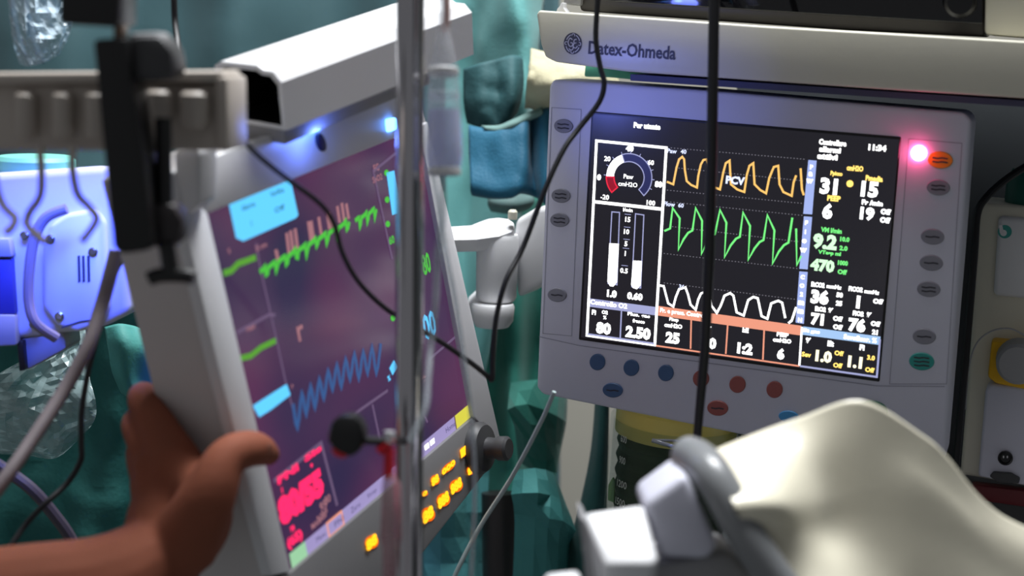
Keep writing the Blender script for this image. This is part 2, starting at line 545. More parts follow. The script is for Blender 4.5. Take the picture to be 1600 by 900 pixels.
# ventilation settings
bm = B(); poly(bm, V, [(1029, 478), (1252, 509), (1250, 524), (1028, 493)][::-1], SH)
for a, b in (((1080, 500), (1079, 545)), ((1137, 508), (1134, 553)), ((1194, 516), (1192, 562)), ((1024, 540), (1249, 572))): line(bm, V, [a, b], 2.6 * PX, SH)
sub('settings_strip', bm, G_SALMON, scr)
bm = B(); line(bm, V, [(1253, 511), (1249, 571)], 3 * PX, SH + .0003)
text(bm, V, 'Fr. e press. Controll.', 1068, 490, 9, SH + .0004, .04, wpx=74)
for s, x, y, hh in (('Pinsp', 1053, 500, 7), ('cmH2O', 1052, 509, 7), ('Fr', 1108, 511, 7), ('I:E', 1165, 516, 8), ('PEEP', 1223, 523, 7), ('cmH2O', 1222, 532, 7)): text(bm, V, s, x, y, hh, SH, .05)
for s, x, y in (('25', 1051, 528), ('20', 1108, 536), ('1:2', 1164, 545), ('6', 1220, 553)): text(bm, V, s, x, y, 18, SH, .06)
sub('settings_numbers', bm, G_WHITE, scr)
# agent box
bm = B(); poly(bm, V, [(1255, 510), (1376, 526), (1374, 539), (1254, 523)][::-1], SH); sub('agent_strip', bm, G_SKY, scr)
bm = B(); line(bm, V, [(1375, 530), (1370, 589), (1250, 572)], 3 * PX, SH + .0003); sub('agent_frame', bm, G_LAV, scr)
bm = B(); text(bm, V, 'Et gas', 1268, 518, 7, SH + .0004, .05, wpx=26); text(bm, V, 'Sevofluor. %', 1344, 529, 8, SH + .0004, .04, wpx=52)
for s, x, y in (('%', 1263, 532), ('Et', 1298, 537), ('Fi', 1347, 543)): text(bm, V, s, x, y, 9, SH, .06)
sub('agent_labels', bm, G_WHITE, scr)
bm = B()
for s, x, y in (('Sev', 1260, 554), ('Off', 1311, 552), ('Off', 1309, 571), ('3.0', 1361, 559), ('Off', 1359, 578)): text(bm, V, s, x, y, 8, SH, .05)
sub('agent_limits', bm, G_YELL, scr)
bm = B(); text(bm, V, '1.0', 1287, 557, 19, SH, .06); text(bm, V, '1.1', 1336, 566, 19, SH, .06); sub('agent_numbers', bm, G_YELW, scr)
# scroll tabs
for q, word, a, b in (([(1263, 250), (1276, 251), (1269, 335), (1255, 334)], 'Paw', (1268, 261), (1265, 283)), ([(1256, 338), (1269, 339), (1262, 421), (1249, 420)], 'Flow', (1260, 348), (1255, 391)), ([(1249, 424), (1262, 425), (1256, 506), (1243, 504)], 'CO2mmH', (1254, 433), (1250, 500))):
    bm = B(); poly(bm, V, q[::-1], SH); t = sub('trace_tab', bm, G_TAB, scr)
    bm = B()
    for i, c in enumerate(word):
        k = i / (len(word) - 1); text(bm, V, c, a[0] + (b[0] - a[0]) * k, a[1] + (b[1] - a[1]) * k, 7, SH + .0004, .06)
    sub('trace_tab_letters', bm, G_WHITE, scr)
# traces
OR = [[(1042, 284), (1052, 288), (1057, 262), (1061, 249), (1066, 245), (1069, 249), (1070, 265), (1073, 283), (1080, 289), (1089, 293), (1091, 275), (1095, 257), (1099, 250), (1104, 249), (1107, 262), (1109, 285), (1115, 292), (1125, 296), (1130, 270), (1134, 255), (1140, 251), (1142, 288), (1152, 296), (1163, 300), (1167, 273), (1171, 259), (1177, 255), (1179, 288), (1188, 297), (1197, 302), (1202, 278), (1209, 261), (1216, 259), (1218, 288), (1224, 300), (1237, 306), (1240, 285), (1244, 274)], [(1251, 263), (1253, 296), (1256, 305)]]
GR = [[(1038, 361), (1047, 357), (1051, 325), (1062, 341), (1060, 390), (1068, 374), (1075, 364), (1082, 360), (1087, 325), (1097, 345), (1096, 397), (1104, 379), (1112, 368), (1117, 366), (1125, 328), (1135, 348), (1132, 402), (1142, 383), (1150, 373), (1156, 370), (1161, 332), (1172, 353), (1169, 406), (1179, 388), (1187, 378), (1193, 375), (1199, 336), (1210, 360), (1207, 412), (1217, 393), (1225, 383), (1232, 379), (1238, 340)], [(1244, 357), (1245, 414), (1252, 400)]]
WH = [[(1030, 446), (1037, 447), (1044, 474), (1052, 479), (1056, 464), (1061, 452), (1071, 449), (1075, 460), (1079, 476), (1087, 484), (1091, 468), (1095, 459), (1105, 453), (1109, 462), (1112, 478), (1120, 489), (1126, 478), (1132, 462), (1141, 458), (1146, 462), (1151, 488), (1162, 493), (1169, 469), (1177, 464), (1184, 466), (1190, 494), (1199, 498), (1205, 474), (1216, 470), (1222, 473), (1227, 497)], [(1232, 505), (1237, 501), (1244, 480)]]
for nm, L, m in (('pressure_trace', OR, G_ORANGE), ('flow_trace', GR, G_GREEN), ('gas_trace', WH, G_WHITE)):
    bm = B()
    for l in L: line(bm, V, l, 3.3 * PX, SH)
    sub(nm, bm, m, scr)
bm = B()
for a, b in (((1048, 231), (1260, 249)), ((1042, 297), (1256, 318)), ((1042, 315), (1257, 337)), ((1037, 396), (1249, 420)), ((1037, 442), (1245, 468)), ((1055, 262), (1258, 283)), ((1050, 354), (1250, 378))):
    n = 42
    for k in range(n):
        t = k / n; x = a[0] + (b[0] - a[0]) * t; y = a[1] + (b[1] - a[1]) * t
        line(bm, V, [(x, y), (x + 2, y + .2)], 1.2 * PX, SH - .0002)
sub('grid_dots', bm, G_DOT, scr)
bm = B()
text(bm, V, 'PCV', 1149, 282, 13, SH + .0006, .05)
for s, x, y in (('Paw', 1050, 236), ('40', 1068, 237), ('Flow', 1046, 319), ('60', 1064, 321), ('36', 1065, 448)): text(bm, V, s, x, y, 7, SH + .0004, .03)
sub('trace_labels', bm, glow('lcd_blue_white', (214, 222, 255), 1.4), scr)
bm = B(); text(bm, V, 'Per utente', 1011, 197, 9, SH, .06, wpx=42)
sub('title_text', bm, G_WHITE, scr); bm = B()
for s, x, y, wd in (('Controllare', 1301, 223, 43), ('allarmi', 1297, 234, 34), ('attivi', 1293, 245, 32)): text(bm, V, s, x, y, 9, SH, .06, wpx=wd)
sub('alert_text', bm, G_WHITE, scr); bm = B()
text(bm, V, '11:34', 1371, 231, 10, SH, .05, wpx=28)
sub('clock_text', bm, G_WHITE, scr)
bm = B()
for s, x, y, hh in (('31', 1295, 291, 26), ('15', 1359, 296, 25), ('6', 1293, 330, 25), ('19', 1355, 334, 21)): text(bm, V, s, x, y, hh, SH, .05)
text(bm, V, 'Fr /min', 1363, 317, 8, SH, .05, wpx=33); text(bm, V, 'Off', 1384, 331, 9, SH, .06); text(bm, V, 'Off', 1383, 344, 9, SH, .06)
sub('pressure_numbers', bm, G_WHITE, scr)
bm = B()
for s, x, y, wd in (('cmH2O', 1336, 263, 26), ('Ppicco', 1307, 272, 19), ('Pmedia', 1366, 279, 27), ('PEEP', 1303, 310, 21)): text(bm, V, s, x, y, 9, SH, .06, wpx=wd)
poly(bm, V, ell(1328, 287, 5.5, 5.5, 16), SH)
sub('pressure_labels', bm, G_YELL, scr)
bm = B(); text(bm, V, '9.2', 1289, 378, 25, SH, .06); text(bm, V, '470', 1285, 415, 20, SH, .06); sub('volume_numbers', bm, G_GREENW, scr)
bm = B()
for s, x, y, wd in (('VM l/min', 1299, 360, 33), ('10.0', 1320, 374, 15), ('2.0', 1318, 388, 13), ('VTesp ml', 1296, 396, 36), ('1000', 1317, 411, 16), ('Off', 1316, 425, 15)): text(bm, V, s, x, y, 8, SH, .06, wpx=wd)
sub('volume_labels', bm, G_GREEN, scr)
bm = B()
for s, x, y, hh in (('36', 1281, 464, 23), ('1', 1341, 472, 20), ('71', 1277, 499, 19), ('76', 1339, 508, 22)): text(bm, V, s, x, y, hh, SH, .06)
for s, x, y, wd in (('EtCO2', 1278, 445, 21), ('mmHg', 1303, 449, 23), ('FiCO2', 1337, 452, 22), ('mmHg', 1362, 457, 23), ('50', 1312, 461, 10), ('25', 1311, 474, 10), ('Off', 1372, 471, 16), ('EtO2', 1282, 483, 17), ('%', 1298, 485, 8), ('Off', 1309, 498, 15), ('Off', 1309, 511, 15), ('FiO2', 1341, 490, 17), ('%', 1358, 492, 8), ('Off', 1368, 506, 15), ('21', 1367, 519, 9)): text(bm, V, s, x, y, 8, SH, .06, wpx=wd)
sub('gas_readout', bm, G_WHITE, scr)


# keys on the housing
def key(x, y, rx, ry, m, label, lines=2):
    bm = B(); prism(bm, V, ell(x, y, rx, ry, 22, .09), .003, .0072, .0006, 1)
    k = obj('key', bm, m, vm); k['label'] = label
    if lines:
        bm = B()
        for i in range(lines):
            yy = y + (i - (lines - 1) / 2) * 6
            line(bm, V, [(x - rx * .6, yy - .8), (x - rx * .2, yy + .6), (x + rx * .15, yy - .2), (x + rx * .6, yy + 1.3)], 2.2 * PX, .0076)
        sub('key_print', bm, INK, k)


for x, y, n in ((880, 197, 2), (876, 306, 2), (874, 344, 2), (870, 461, 1)): key(x, y, 15, 11, KEYG, 'grey oval key', n)
for x, y, n in ((1466, 293, 2), (1457, 370, 1), (1455, 411, 1), (1451, 452, 2), (1444, 526, 1)): key(x, y, 18.5, 12.5, KEYG, 'grey oval key', n)
key(1469, 250, 20, 13.5, KEYY, 'orange oval key'); key(1440, 565, 20, 14, KEYT, 'teal oval key', 3)
for x, y in ((933, 566), (986, 575), (1040, 583)): key(x, y, 12.3, 13, KEYB, 'round blue key', 0)
for x, y in ((1095, 592), (1152, 601), (1210, 609)): key(x, y, 12.8, 13.3, KEYR, 'round red-brown key', 0)
key(957, 610, 16, 11.5, KEYB, 'oval blue key', 1); key(1121, 638, 16.5, 12, KEYR, 'oval red-brown key', 1)
key(1232, 651, 16, 9, KEYSKY, 'oval sky blue key', 0); key(1362, 644, 26, 18, KEYGR, 'oval green key', 0)
bm = B(); lathe(bm, V.at(1436, 239, .006), V.n, [(.006, 0), (.006, .002), (.004, .004), (0, .0048)], 16)
obj('alarm_light', bm, G_LEDR, vm)['label'] = 'glowing red alarm light'
lamp('alarm_glow', 'POINT', V.at(1436, 239, .014), .010, (1, .05, .25), .004)
# thin outlines of the two key membranes
bm = B(); line(bm, V, [(862, 168), (908, 171), (893, 525), (848, 521)], .9 * PX, .0064, closed=True)
line(bm, V, [(1420, 217), (1503, 224), (1479, 600), (1390, 600)], .9 * PX, .0064, closed=True); line(bm, V, [(842, 526), (905, 540), (1370, 603), (1476, 604)], 1.2 * PX, .0064)
sub('membrane_edge', bm, mat('seam_grey', (150, 150, 164), .6, var=0), vm)

# ================================================================== anaesthesia machine (shelf with the logo, column, base)
am = thing('anaesthesia_machine', 'anaesthesia machine with lettered shelf on top, dark recessed column and floor cabinet', 'machine', (.42, 1.42, 0))
Sh = Frame(V.pt(0, 0, .02), V.u, V.v)
bm = B()
prism(bm, Sh, [(838, 22), (842, 16), (900, 20), (1200, 41), (1700, 70), (1700, 160), (1400, 141), (1200, 127), (980, 112), (868, 97), (852, 89), (845, 70)], -.30, 0, .004, 3)
shelf = obj('logo_shelf', bm, WARM, am)
bm = B(); prism(bm, Sh, [(985, 116), (1700, 164), (1700, 174), (985, 126)], -.25, -.012); obj('shelf_underside', bm, mat('shelf_underside', (70, 72, 100), .6), am)  # shade and blue light below the shelf are put into this dark blue
bm = B(); text(bm, Sh, 'Datex-Ohmeda', 987, 78.5, 21.5, .0004, .025, wpx=137); sub('logo_lettering', bm, LOGOINK, shelf)
bm = B(); poly(bm, Sh, ell(895, 68, 14.3, 17, 28), .0004); sub('logo_disc', bm, LOGOINK, shelf)
bm = B(); lc = Vector(Sh.uv(895, 68, .0008)); q = 1.13 / F
for a0 in (20, 110, 200, 290):
    line(bm, Sh, [(lc.x + 11.6 * q * math.cos(math.radians(a)), lc.y + 14 * q * math.sin(math.radians(a))) for a in range(a0, a0 + 52, 8)], 1.5 * q, .0008, 'uv')
    c, s = math.cos(math.radians(a0 + 70)), math.sin(math.radians(a0 + 70))
    line(bm, Sh, [(lc.x + q * (11 * c + 2.4 * math.cos(math.radians(a))), lc.y + q * (13 * s + 2.4 * math.sin(math.radians(a)))) for a in range(a0 - 60, a0 + 200, 30)], 1.2 * q, .0008, 'uv')
for pts in ([(-1, 5), (-5, 7), (-8, 2), (-6, -3), (-2, -4), (0, 0), (-4, 1)], [(6, 6), (2, 5), (2, 1), (5, 1), (2, 0), (1, -4), (5, -6), (8, -3)], [(0, 0), (1, -7), (-3, -9), (-6, -7)]):
    line(bm, Sh, [(lc.x + x * q, lc.y + y * q * 1.15) for x, y in cr(pts, 4)], 1.5 * q, .0008, 'uv')
sub('logo_monogram', bm, BEZEL, shelf)
# dark recess behind the vaporiser and the column
K = Frame(W(1560, 400, 1.33), KU, UPW)
bm = B(); prism(bm, K, [(1150, 110), (1800, 110), (1800, 900), (1150, 900)], -.12, -.03, .004); obj('column', bm, DARKPANEL, am)
bm = B(); prism(bm, K, [(1490, 772), (1800, 800), (1800, 1100), (1490, 1100)], -.03, .10, .004); obj('work_step', bm, DARKG, am)
bm = B()
_cp = W(1036, 905, 1.27); base_c = _cp + KU * .37 - KN * .10 + Vector((.02, -.02, 0)); yaw = math.atan2(KU.y, KU.x)
topz = W(1030, 905, 1.27).z
boxw(bm, (base_c.x - .02, base_c.y + .02, topz / 2 - .01), (.84, .40, topz - .1), yaw, .01); obj('cabinet', bm, WHITE, am)
bm = B(); boxw(bm, (base_c.x - .02, base_c.y + .0, topz - .06), (.86, .42, .05), yaw, .008); obj('worktop', bm, GREYPL, am)
for sx in (-1, 1):
    for sy in (-1, 1):
        p = Vector((base_c.x - .02, base_c.y + .02, 0)) + KU * .36 * sx + KN * .15 * sy
        bm = B(); lathe(bm, p + Vector((-.02, 0, .035)), Vector((1, 0, 0)), [(0, 0), (.03, 0), (.035, .008), (.035, .032), (.03, .04), (0, .04)], 18); obj('caster', bm, RUBBER, am)
# monitor arm holding the ventilator display to the column
bm = B(); tube(bm, [V.pt(.02, 0, -.05), V.pt(.04, 0, -.10), K.at(1250, 380, -.02)], .022, 16); obj('display_mount', bm, GREYPL, am)

# equipment standing on the shelf
dm = thing('black_screen_unit', 'switched-off black glass display standing on the lettered shelf, cut by the picture top', 'monitor', Sh.at(1220, 30, -.1))
Up = Frame(V.pt(0, 0, -.005), V.u, V.v)
bm = B(); prism(bm, Up, [(905, -120), (1541, -120), (1538, 57), (1300, 45), (905, 17)], -.10, -.004, .003); obj('case', bm, mat('umber_case', (70, 66, 62), .5), dm)
bm = B(); prism(bm, Up, [(945, -110), (1536, -100), (1535, 38), (945, 2)], -.004, .003, .001); obj('glass', bm, GLASSBLK, dm)
bm = B(); lathe(bm, Up.at(1502, 4, .003), Up.n, [(.0115, 0), (.0115, .010), (.009, .013), (0, .013)], 20); obj('knob', bm, BLACK, dm)
bm = B(); prism(bm, Up, [(878, -100), (909, -100), (908, 9), (880, 7)], -.08, .001, .002); o = obj('end_cheek', bm, GREYPL, dm)
bm = B(); prism(bm, Up, [(1541, -120), (1700, -120), (1700, 66), (1538, 54)], -.12, .004, .003); tag(obj('side_module', bm, WARM), 'pale beige equipment box beside the black display on the shelf', 'equipment')
bm = B()
prism(bm, Up, [(869, 20), (870, 14), (874, 10), (877, 4), (880, 4), (880, 12), (885, 19)], .006, .016, .001); tag(obj('bottle_clip', bm, WHITE), 'tiny white plastic clip perched at the shelf corner', 'clip')

# ================================================================== vaporiser
Va = Frame(W(1560, 500, 1.22), V.u, V.v)
vp = thing('vaporiser', 'white vaporiser block with grey dial on a yellow plate, beside the ventilator display', 'vaporiser', Va.at(1560, 760, -.04))
bm = B(); prism(bm, Va, [(1535, 316), (1700, 332), (1680, 775), (1500, 742), (1512, 600), (1527, 330)], -.07, -.012, .006, 3); obj('body', bm, WARM, vp)
bm = B(); prism(bm, Va, [(1560, 338), (1700, 350), (1690, 476), (1552, 462)], -.02, -.004, .004, 3); cov = obj('front_plate', bm, WHITE, vp)
bm = B(); prism(bm, Va, [(1548, 600), (1540, 608), (1528, 745), (1680, 775), (1690, 612)], -.02, .004, .005, 3); low = obj('lower_cover', bm, BEZEL, vp)
bm = B(); prism(bm, Va, [(1549, 533), (1690, 545), (1690, 616), (1600, 609), (1556, 600), (1543, 590)], -.02, .006, .003, 2); obj('dial_plate', bm, YELLOW, vp)['label'] = 'yellow dial plate'
c = Va.at(1592, 560, .006)
bm = B(); lathe(bm, c, Va.n, [(.018, 0), (.0185, .004), (.0175, .024), (.015, .027), (0, .027)], 26); obj('dial', bm, GREYPL, vp)['label'] = 'grey dial'
bm = B(); lathe(bm, Va.at(1571, 715, .004), Va.n, [(.0062, 0), (.0062, .003), (.0045, .004), (.004, .002), (0, .002)], 18); obj('fill_port', bm, BLACK, vp)
bm = B()
for sx in (-3, 3): poly(bm, Va, ell(1571 + sx, 714, 1.3, 2.2, 8), .0066)
sub('port_pin', bm, WHITE, vp)
bm = B(); prism(bm, Va, [(1546, 745), (1552, 738), (1580, 740), (1594, 748), (1592, 756), (1560, 754)], .002, .008, .001); obj('drain_lever', bm, DARKG, vp)
bm = B(); poly(bm, Va, ell(1570, 362, 11, 10.5, 24), -.0036); sub('logo_disc', bm, KEYT, cov)
bm = B(); poly(bm, Va, ell(1568, 364, 5.2, 5, 18), -.0033); poly(bm, Va, [(1561, 352), (1566, 351), (1568, 362), (1562, 364)], -.0033); sub('logo_mark', bm, WHITE, cov)
bm = B(); c = Va.at(1608, 330, -.04); lathe(bm, c, Va.v, [(.020, -.004), (.0215, .01), (.0215, .026), (.018, .036), (0, .038)], 24)
obj('filler_cap', bm, mat('green_cap', (10, 84, 72), .5), vp)['label'] = 'dark green round cap'
bm = B(); prism(bm, K, [(1516, 757), (1800, 790), (1800, 822), (1528, 783)], .11, .125, .003, 2); tag(obj('red_trim_strip', bm, DKRED), 'dark red strip running under the vaporiser', 'strip')
bm = B(); tpx(bm, [(1640, 240, 1.2), (1600, 262, 1.19), (1566, 285, 1.185), (1540, 310, 1.18), (1527, 335, 1.18), (1522, 400, 1.18), (1512, 520, 1.19), (1497, 690, 1.2), (1490, 760, 1.2)], 6)
tag(obj('vaporiser_cable', bm, RUBBER), 'black cable running down the gap between ventilator display and vaporiser', 'cable')
bm = B(); tpx(bm, [(1509, 640, 1.205), (1512, 585, 1.2), (1524, 540, 1.19), (1548, 518, 1.185), (1580, 514, 1.18), (1610, 530, 1.18)], 1.3, 6)
tag(obj('tag_wire', bm, GREYPL), 'thin loop of wire around the yellow dial plate', 'wire')

# ================================================================== bellows canister
ca = W(1036, 905, 1.27); axv = V.v
bl = thing('bellows_canister', 'clear bellows cylinder with printed scale and yellow top ring, under the ventilator display', 'canister', ca)
rc = .0575; hz = (W(1036, 640, 1.27) - ca).dot(axv)
bm = B(); lathe(bm, ca, axv, [(rc, .0), (rc, hz), (rc - .003, hz), (rc - .003, .0)], 40); obj('glass_cylinder', bm, GLASSC, bl)
bm = B(); prof = [(0, .004)]
nz = 9
for i in range(nz):
    z = .008 + (hz - .022) * i / nz; dz = (hz - .022) / nz
    prof += [(rc - .0095, z), (rc - .007, z + dz * .5)]
prof += [(rc - .014, hz - .014), (0, hz - .014)]
lathe(bm, ca, axv, prof, 36); obj('bellows', bm, mat('bellows_black', (10, 9, 8), .6, spec=.2), bl)
bm = B(); lathe(bm, ca, axv, [(rc - .011, hz - .014), (rc - .0045, hz - .012), (rc - .0045, hz + .012), (rc + .001, hz + .016), (rc - .02, hz + .02), (0, hz + .02)], 40); obj('top_ring', bm, BRASS, bl)['label'] = 'yellow top ring'
bm = B(); lathe(bm, ca, axv, [(0, -.03), (rc + .008, -.03), (rc + .008, .004), (rc + .001, .006), (0, .004)], 40); obj('base_ring', bm, DARKG, bl)
Bf = Frame(ca - V.n * 0 + (CAMPOS - ca).normalized() * 0, V.u, V.v)
for s, px, py in (('600', 975, 686), ('900', 973, 719), ('1200', 973, 756), ('1500', 970, 784)):
    # follow the curve of the glass
    bm = B(); fr = Frame(ca, V.u, V.v)
    text(bm, fr, s, px, py, 11.5, rc * .82, .01, wpx=17 if len(s) == 3 else 25)
    for v in bm.verts:
        r = v.co - ca; h = r.dot(axv); rad = r - axv * h
        v.co = ca + axv * h + rad.normalized() * (rc + .0006)
    sub('scale_number', bm, mat('scale_print', (190, 196, 186), .5, var=0), bl)
bm = B()
prism(bm, Frame(W(957, 700, 1.23), V.u, V.v), [(949, 782), (950, 758), (957, 746), (960, 752), (959, 786)], -.002, .002, .001); obj('float_pointer', bm, mat('float_green', (120, 160, 110), .4), bl)
bm = B(); tpx(bm, [(1019, 688, 1.16), (1060, 700, 1.15), (1090, 708, 1.12), (1130, 716, 1.10)], 3.6, 8); tpx(bm, [(1019, 688, 1.16), (1070, 690, 1.15), (1120, 704, 1.12), (1150, 722, 1.10)], 2.2, 8)
tag(obj('steel_wire_clip', bm, STEEL), 'bent bright steel wire in front of the bellows cylinder', 'wire')

# ================================================================== jointed white arm between the monitors
ar = thing('support_arm', 'white jointed swing arm with round knuckle between the two monitors', 'arm', W(770, 525, 1.36))
A1 = Frame(W(770, 370, 1.36), Vector((1, 0, 0)), UPW)


def slab(bm, pts, zt, zb, bev):
    """flat link: plan outline in world xy at height, thickness zt-zb"""
    fr = Frame(Vector((0, 0, 0)), Vector((1, 0, 0)), Vector((0, 1, 0)))
    return prism(bm, fr, pts, zb, zt, bev, 3, 'uv')


ztop = W(790, 352, 1.36).z


def on_z(px, py, z):
    r = ray(px, py); t = (z - CAMPOS.z) / r.z; p = CAMPOS + r * t; return (p.x, p.y)


kc = Vector(W(794, 360, 1.34))
T1 = Frame(W(770, 358, 1.34), Vector((1, 0, 0)), Vector((0, .88, .47)))
bm = B(); prism(bm, T1, [(660, 378), (660, 352), (703, 353), (736, 351), (748, 346), (762, 341), (778, 339), (794, 341), (803, 347), (805, 356), (800, 362), (780, 369), (744, 374), (706, 375)], -.015, 0, .002, 2); obj('swing_link', bm, WHITE, ar)
bm = B(); lathe(bm, W(778, 366, 1.352), -UPW, [(0, 0), (.019, 0), (.0205, .004), (.0195, .060), (.017, .064), (0, .064)], 28)
obj('knuckle_barrel', bm, WHITE, ar)
bm = B(); lathe(bm, W(770, 474, 1.352), -UPW, [(0, 0), (.0195, 0), (.021, .003), (.020, .016), (.016, .022), (0, .022)], 28)
obj('lower_collar', bm, WHITE, ar)
bm = B(); prism(bm, A1, [(729, 476), (747, 460), (754, 492), (733, 498)], -.03, .012, .002); obj('collar_tab', bm, WHITE, ar)
k3 = W(845, 330, 1.38); k4 = W(900, 330, 1.40)
bm = B(); A2 = Frame(W(820, 380, 1.36), V.u, UPW); prism(bm, A2, [(800, 380), (804, 344), (839, 323), (930, 318), (930, 400), (839, 449), (807, 467)], -.05, .0, .006, 3)
obj('rear_link', bm, WHITE, ar)
bm = B(); lathe(bm, W(801, 336, 1.34), UPW, [(.0045, -.004), (.0045, .003), (.003, .005), (0, .005)], 14); obj('pivot_cap', bm, WARM, ar)

# ================================================================== patient monitor with the slanted screen
pm = thing('patient_monitor', 'grey patient monitor turned aslant with purple screen of green and blue curves', 'monitor', Vector((Mo.O.x - .04, Mo.O.y, Mo.pt(0, -.25).z)))
bm = B(); prism(bm, Mo, [(268, 268), (651, 122), (668, 190), (787, 705), (660, 867), (465, 1115)], -.058, -.003, .004, 3)
obj('case', bm, mat('case_grey', (204, 199, 197), .5, var=.04), pm)
bm = B()
IN = [(325, 334), (656, 200), (740, 650), (455, 893)]
OUT = [(270, 270), (652, 124), (785, 698), (430, 1015)]
prism(bm, Mo, [OUT[0], OUT[1], IN[1], IN[0]], -.004, .005, .001); prism(bm, Mo, [OUT[0], IN[0], IN[3], (425, 900), (345, 590)], -.004, .005, .001)
prism(bm, Mo, [IN[1], (668, 190), OUT[2], IN[2]], -.004, .005, .001)
obj('bezel', bm, WHITE, pm)
bm = B(); prism(bm, Mo, [(455, 894), (740, 652), (786, 704), (660, 866), (466, 1112), (428, 905)], -.004, .004, .0015); pan = obj('control_panel', bm, PANEL, pm)['label'] = 'dark grey control strip under the screen'
pan = [o for o in pm.children if o.name.startswith('control_panel')][0]
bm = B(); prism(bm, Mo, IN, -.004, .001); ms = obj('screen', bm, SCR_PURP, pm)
MH = .0014; MP = 1.0 / F
bm = B(); line(bm, Mo, [(656, 200), (740, 650)], .006, MH); sub('screen_border', bm, BLACK, ms)
bm = B(); poly(bm, Mo, [(357, 315), (447, 280), (456, 290), (466, 336), (462, 341), (380, 377), (369, 372)][::-1], MH); sub('message_box', bm, G_CYAN, ms)
bm = B()
for x, y, s in ((388, 322, 'Allarme'), (433, 300, 'Verifica'), (437, 326, 'Off'), (393, 349, '1')): text(bm, Mo, s, x, y, 9, MH + .0004, .01, wpx=22 if len(s) > 3 else (16 if len(s) > 1 else None))
sub('message_text', bm, G_DKINK, ms)


def ecg(a, b, n, up, dn, jit):
    pts = []
    for i in range(n):
        for t, k in ((0, 0), (.35, -up * .6), (.5, -up), (.62, dn), (.75, dn * .6), (.85, 0)):
            s = (i + t) / n; pts.append((a[0] + (b[0] - a[0]) * s, a[1] + (b[1] - a[1]) * s + k * random.uniform(1 - jit, 1 + jit)))
    return pts


bm = B(); line(bm, Mo, ecg((406, 425), (548, 345), 9, 3, 14, .4), .0032, MH); line(bm, Mo, ecg((555, 345), (590, 326), 3, 3, 13, .4), .003, MH); sub('green_trace', bm, G_GREENL, ms)
bm = B(); line(bm, Mo, [(349, 427), (362, 423), (372, 412), (384, 408), (400, 402)], .004, MH); line(bm, Mo, [(376, 560), (392, 556), (408, 543), (431, 532)], .0038, MH); sub('short_green_trace', bm, mat('x', (8, 8, 8), .4, var=0, emit=.8, emit_rgb=(96, 176, 52)), ms)
bm = B()
for x, y, l in ((452, 398, 34), (458, 392, 32), (465, 389, 32), (486, 376, 30), (490, 373, 28), (502, 366, 27), (515, 358, 26), (519, 356, 25), (531, 348, 26), (538, 345, 28), (545, 342, 24), (435, 408, 18)):
    line(bm, Mo, [(x, y), (x - 4, y - l)], .0035, MH - .0002)
sub('pacer_spikes', bm, G_PINKD, ms)
bm = B(); pts = []
for i in range(21):
    t = i / 20; pts.append((458 + 137 * t, 650 - 93 * t + (21 if i % 2 else -18) * random.uniform(.8, 1.2) - 18 * math.sin(t * math.pi)))
line(bm, Mo, cr(pts, 3), .0036, MH); sub('pulse_trace', bm, G_CYAND, ms)
bm = B(); poly(bm, Mo, [(395, 634), (448, 600), (454, 617), (424, 640), (405, 652)][::-1], MH); sub('blue_flag', bm, G_CYAN, ms)
bm = B()
line(bm, Mo, [(400, 380), (408, 425), (432, 530), (447, 600), (458, 640)], .0016, MH - .0002)
sub('divider_line', bm, G_LAVD, ms)
for p in ([(370, 520), (420, 492), (430, 492)], [(583, 268), (620, 238)], [(583, 265), (613, 405)], [(552, 648), (606, 610)], [(582, 632), (594, 688)], [(670, 562), (712, 526)], [(662, 645), (668, 660)]): bm = B(); line(bm, Mo, p, .0022, MH); sub('divider_line', bm, G_LAVD, ms)
bm = B()
for s, x, y, hh in (('II', 358, 392, 9), ('25 mm', 408, 385, 9), ('Pleth', 392, 512, 9), ('r', 470, 520, 26), ('FC', 588, 262, 12), ('SpO2', 590, 280, 14), ('*', 663, 592, 14), ('95', 505, 790, 16), ('80', 512, 780, 14), ('NBP', 504, 806, 13), ('MAN', 494, 818, 10), ('P', 457, 604, 8)): text(bm, Mo, s, x, y, hh, MH, .02)
sub('faint_labels', bm, G_PINKD, ms)
bm = B(); line(bm, Mo, [(610, 268), (619, 334)], .012, MH); sub('blue_bar', bm, G_CYAN, ms)
bm = B(); line(bm, Mo, [(612, 569), (617, 580)], .009, MH); text(bm, Mo, '00', 671, 508, 44, MH, .03, wide=.75); text(bm, Mo, '%', 608, 591, 10, MH, .04); sub('blue_numbers', bm, G_CYAN, ms)
bm = B(); text(bm, Mo, '80', 666, 412, 36, MH, .03, wide=.6); text(bm, Mo, '72', 645, 404, 34, MH, .03, wide=.5)
for x, y in ((604, 270), (605, 312), (606, 350), (614, 497)): poly(bm, Mo, ell(x, y, 3.6, 5, 10), MH)
text(bm, Mo, '60', 612, 375, 14, MH, .03); sub('green_numbers', bm, G_GREENL, ms)
# red pressure box
bm = B(); line(bm, Mo, [(428, 752), (502, 692), (527, 790)], .0028, MH); sub('pressure_box', bm, G_LAVD, ms)
bm = B(); text(bm, Mo, '80/55', 471, 776, 50, MH, .08, wpx=72); text(bm, Mo, 'PNI', 450, 740, 14, MH, .05, wpx=34); text(bm, Mo, 'Sis', 489, 708, 12, MH, .05, wpx=28); text(bm, Mo, '1', 441, 766, 11, MH, .05); text(bm, Mo, '(65)', 461, 843, 22, MH, .05, wpx=24); text(bm, Mo, '78', 457, 826, 10, MH, .05); text(bm, Mo, '.', 487, 727, 7, MH, .05); sub('pressure_numbers', bm, G_CRIM, ms)
bm = B(); a0, a1, b0, b1 = (452, 866), (738, 627), (457, 890), (741, 647)


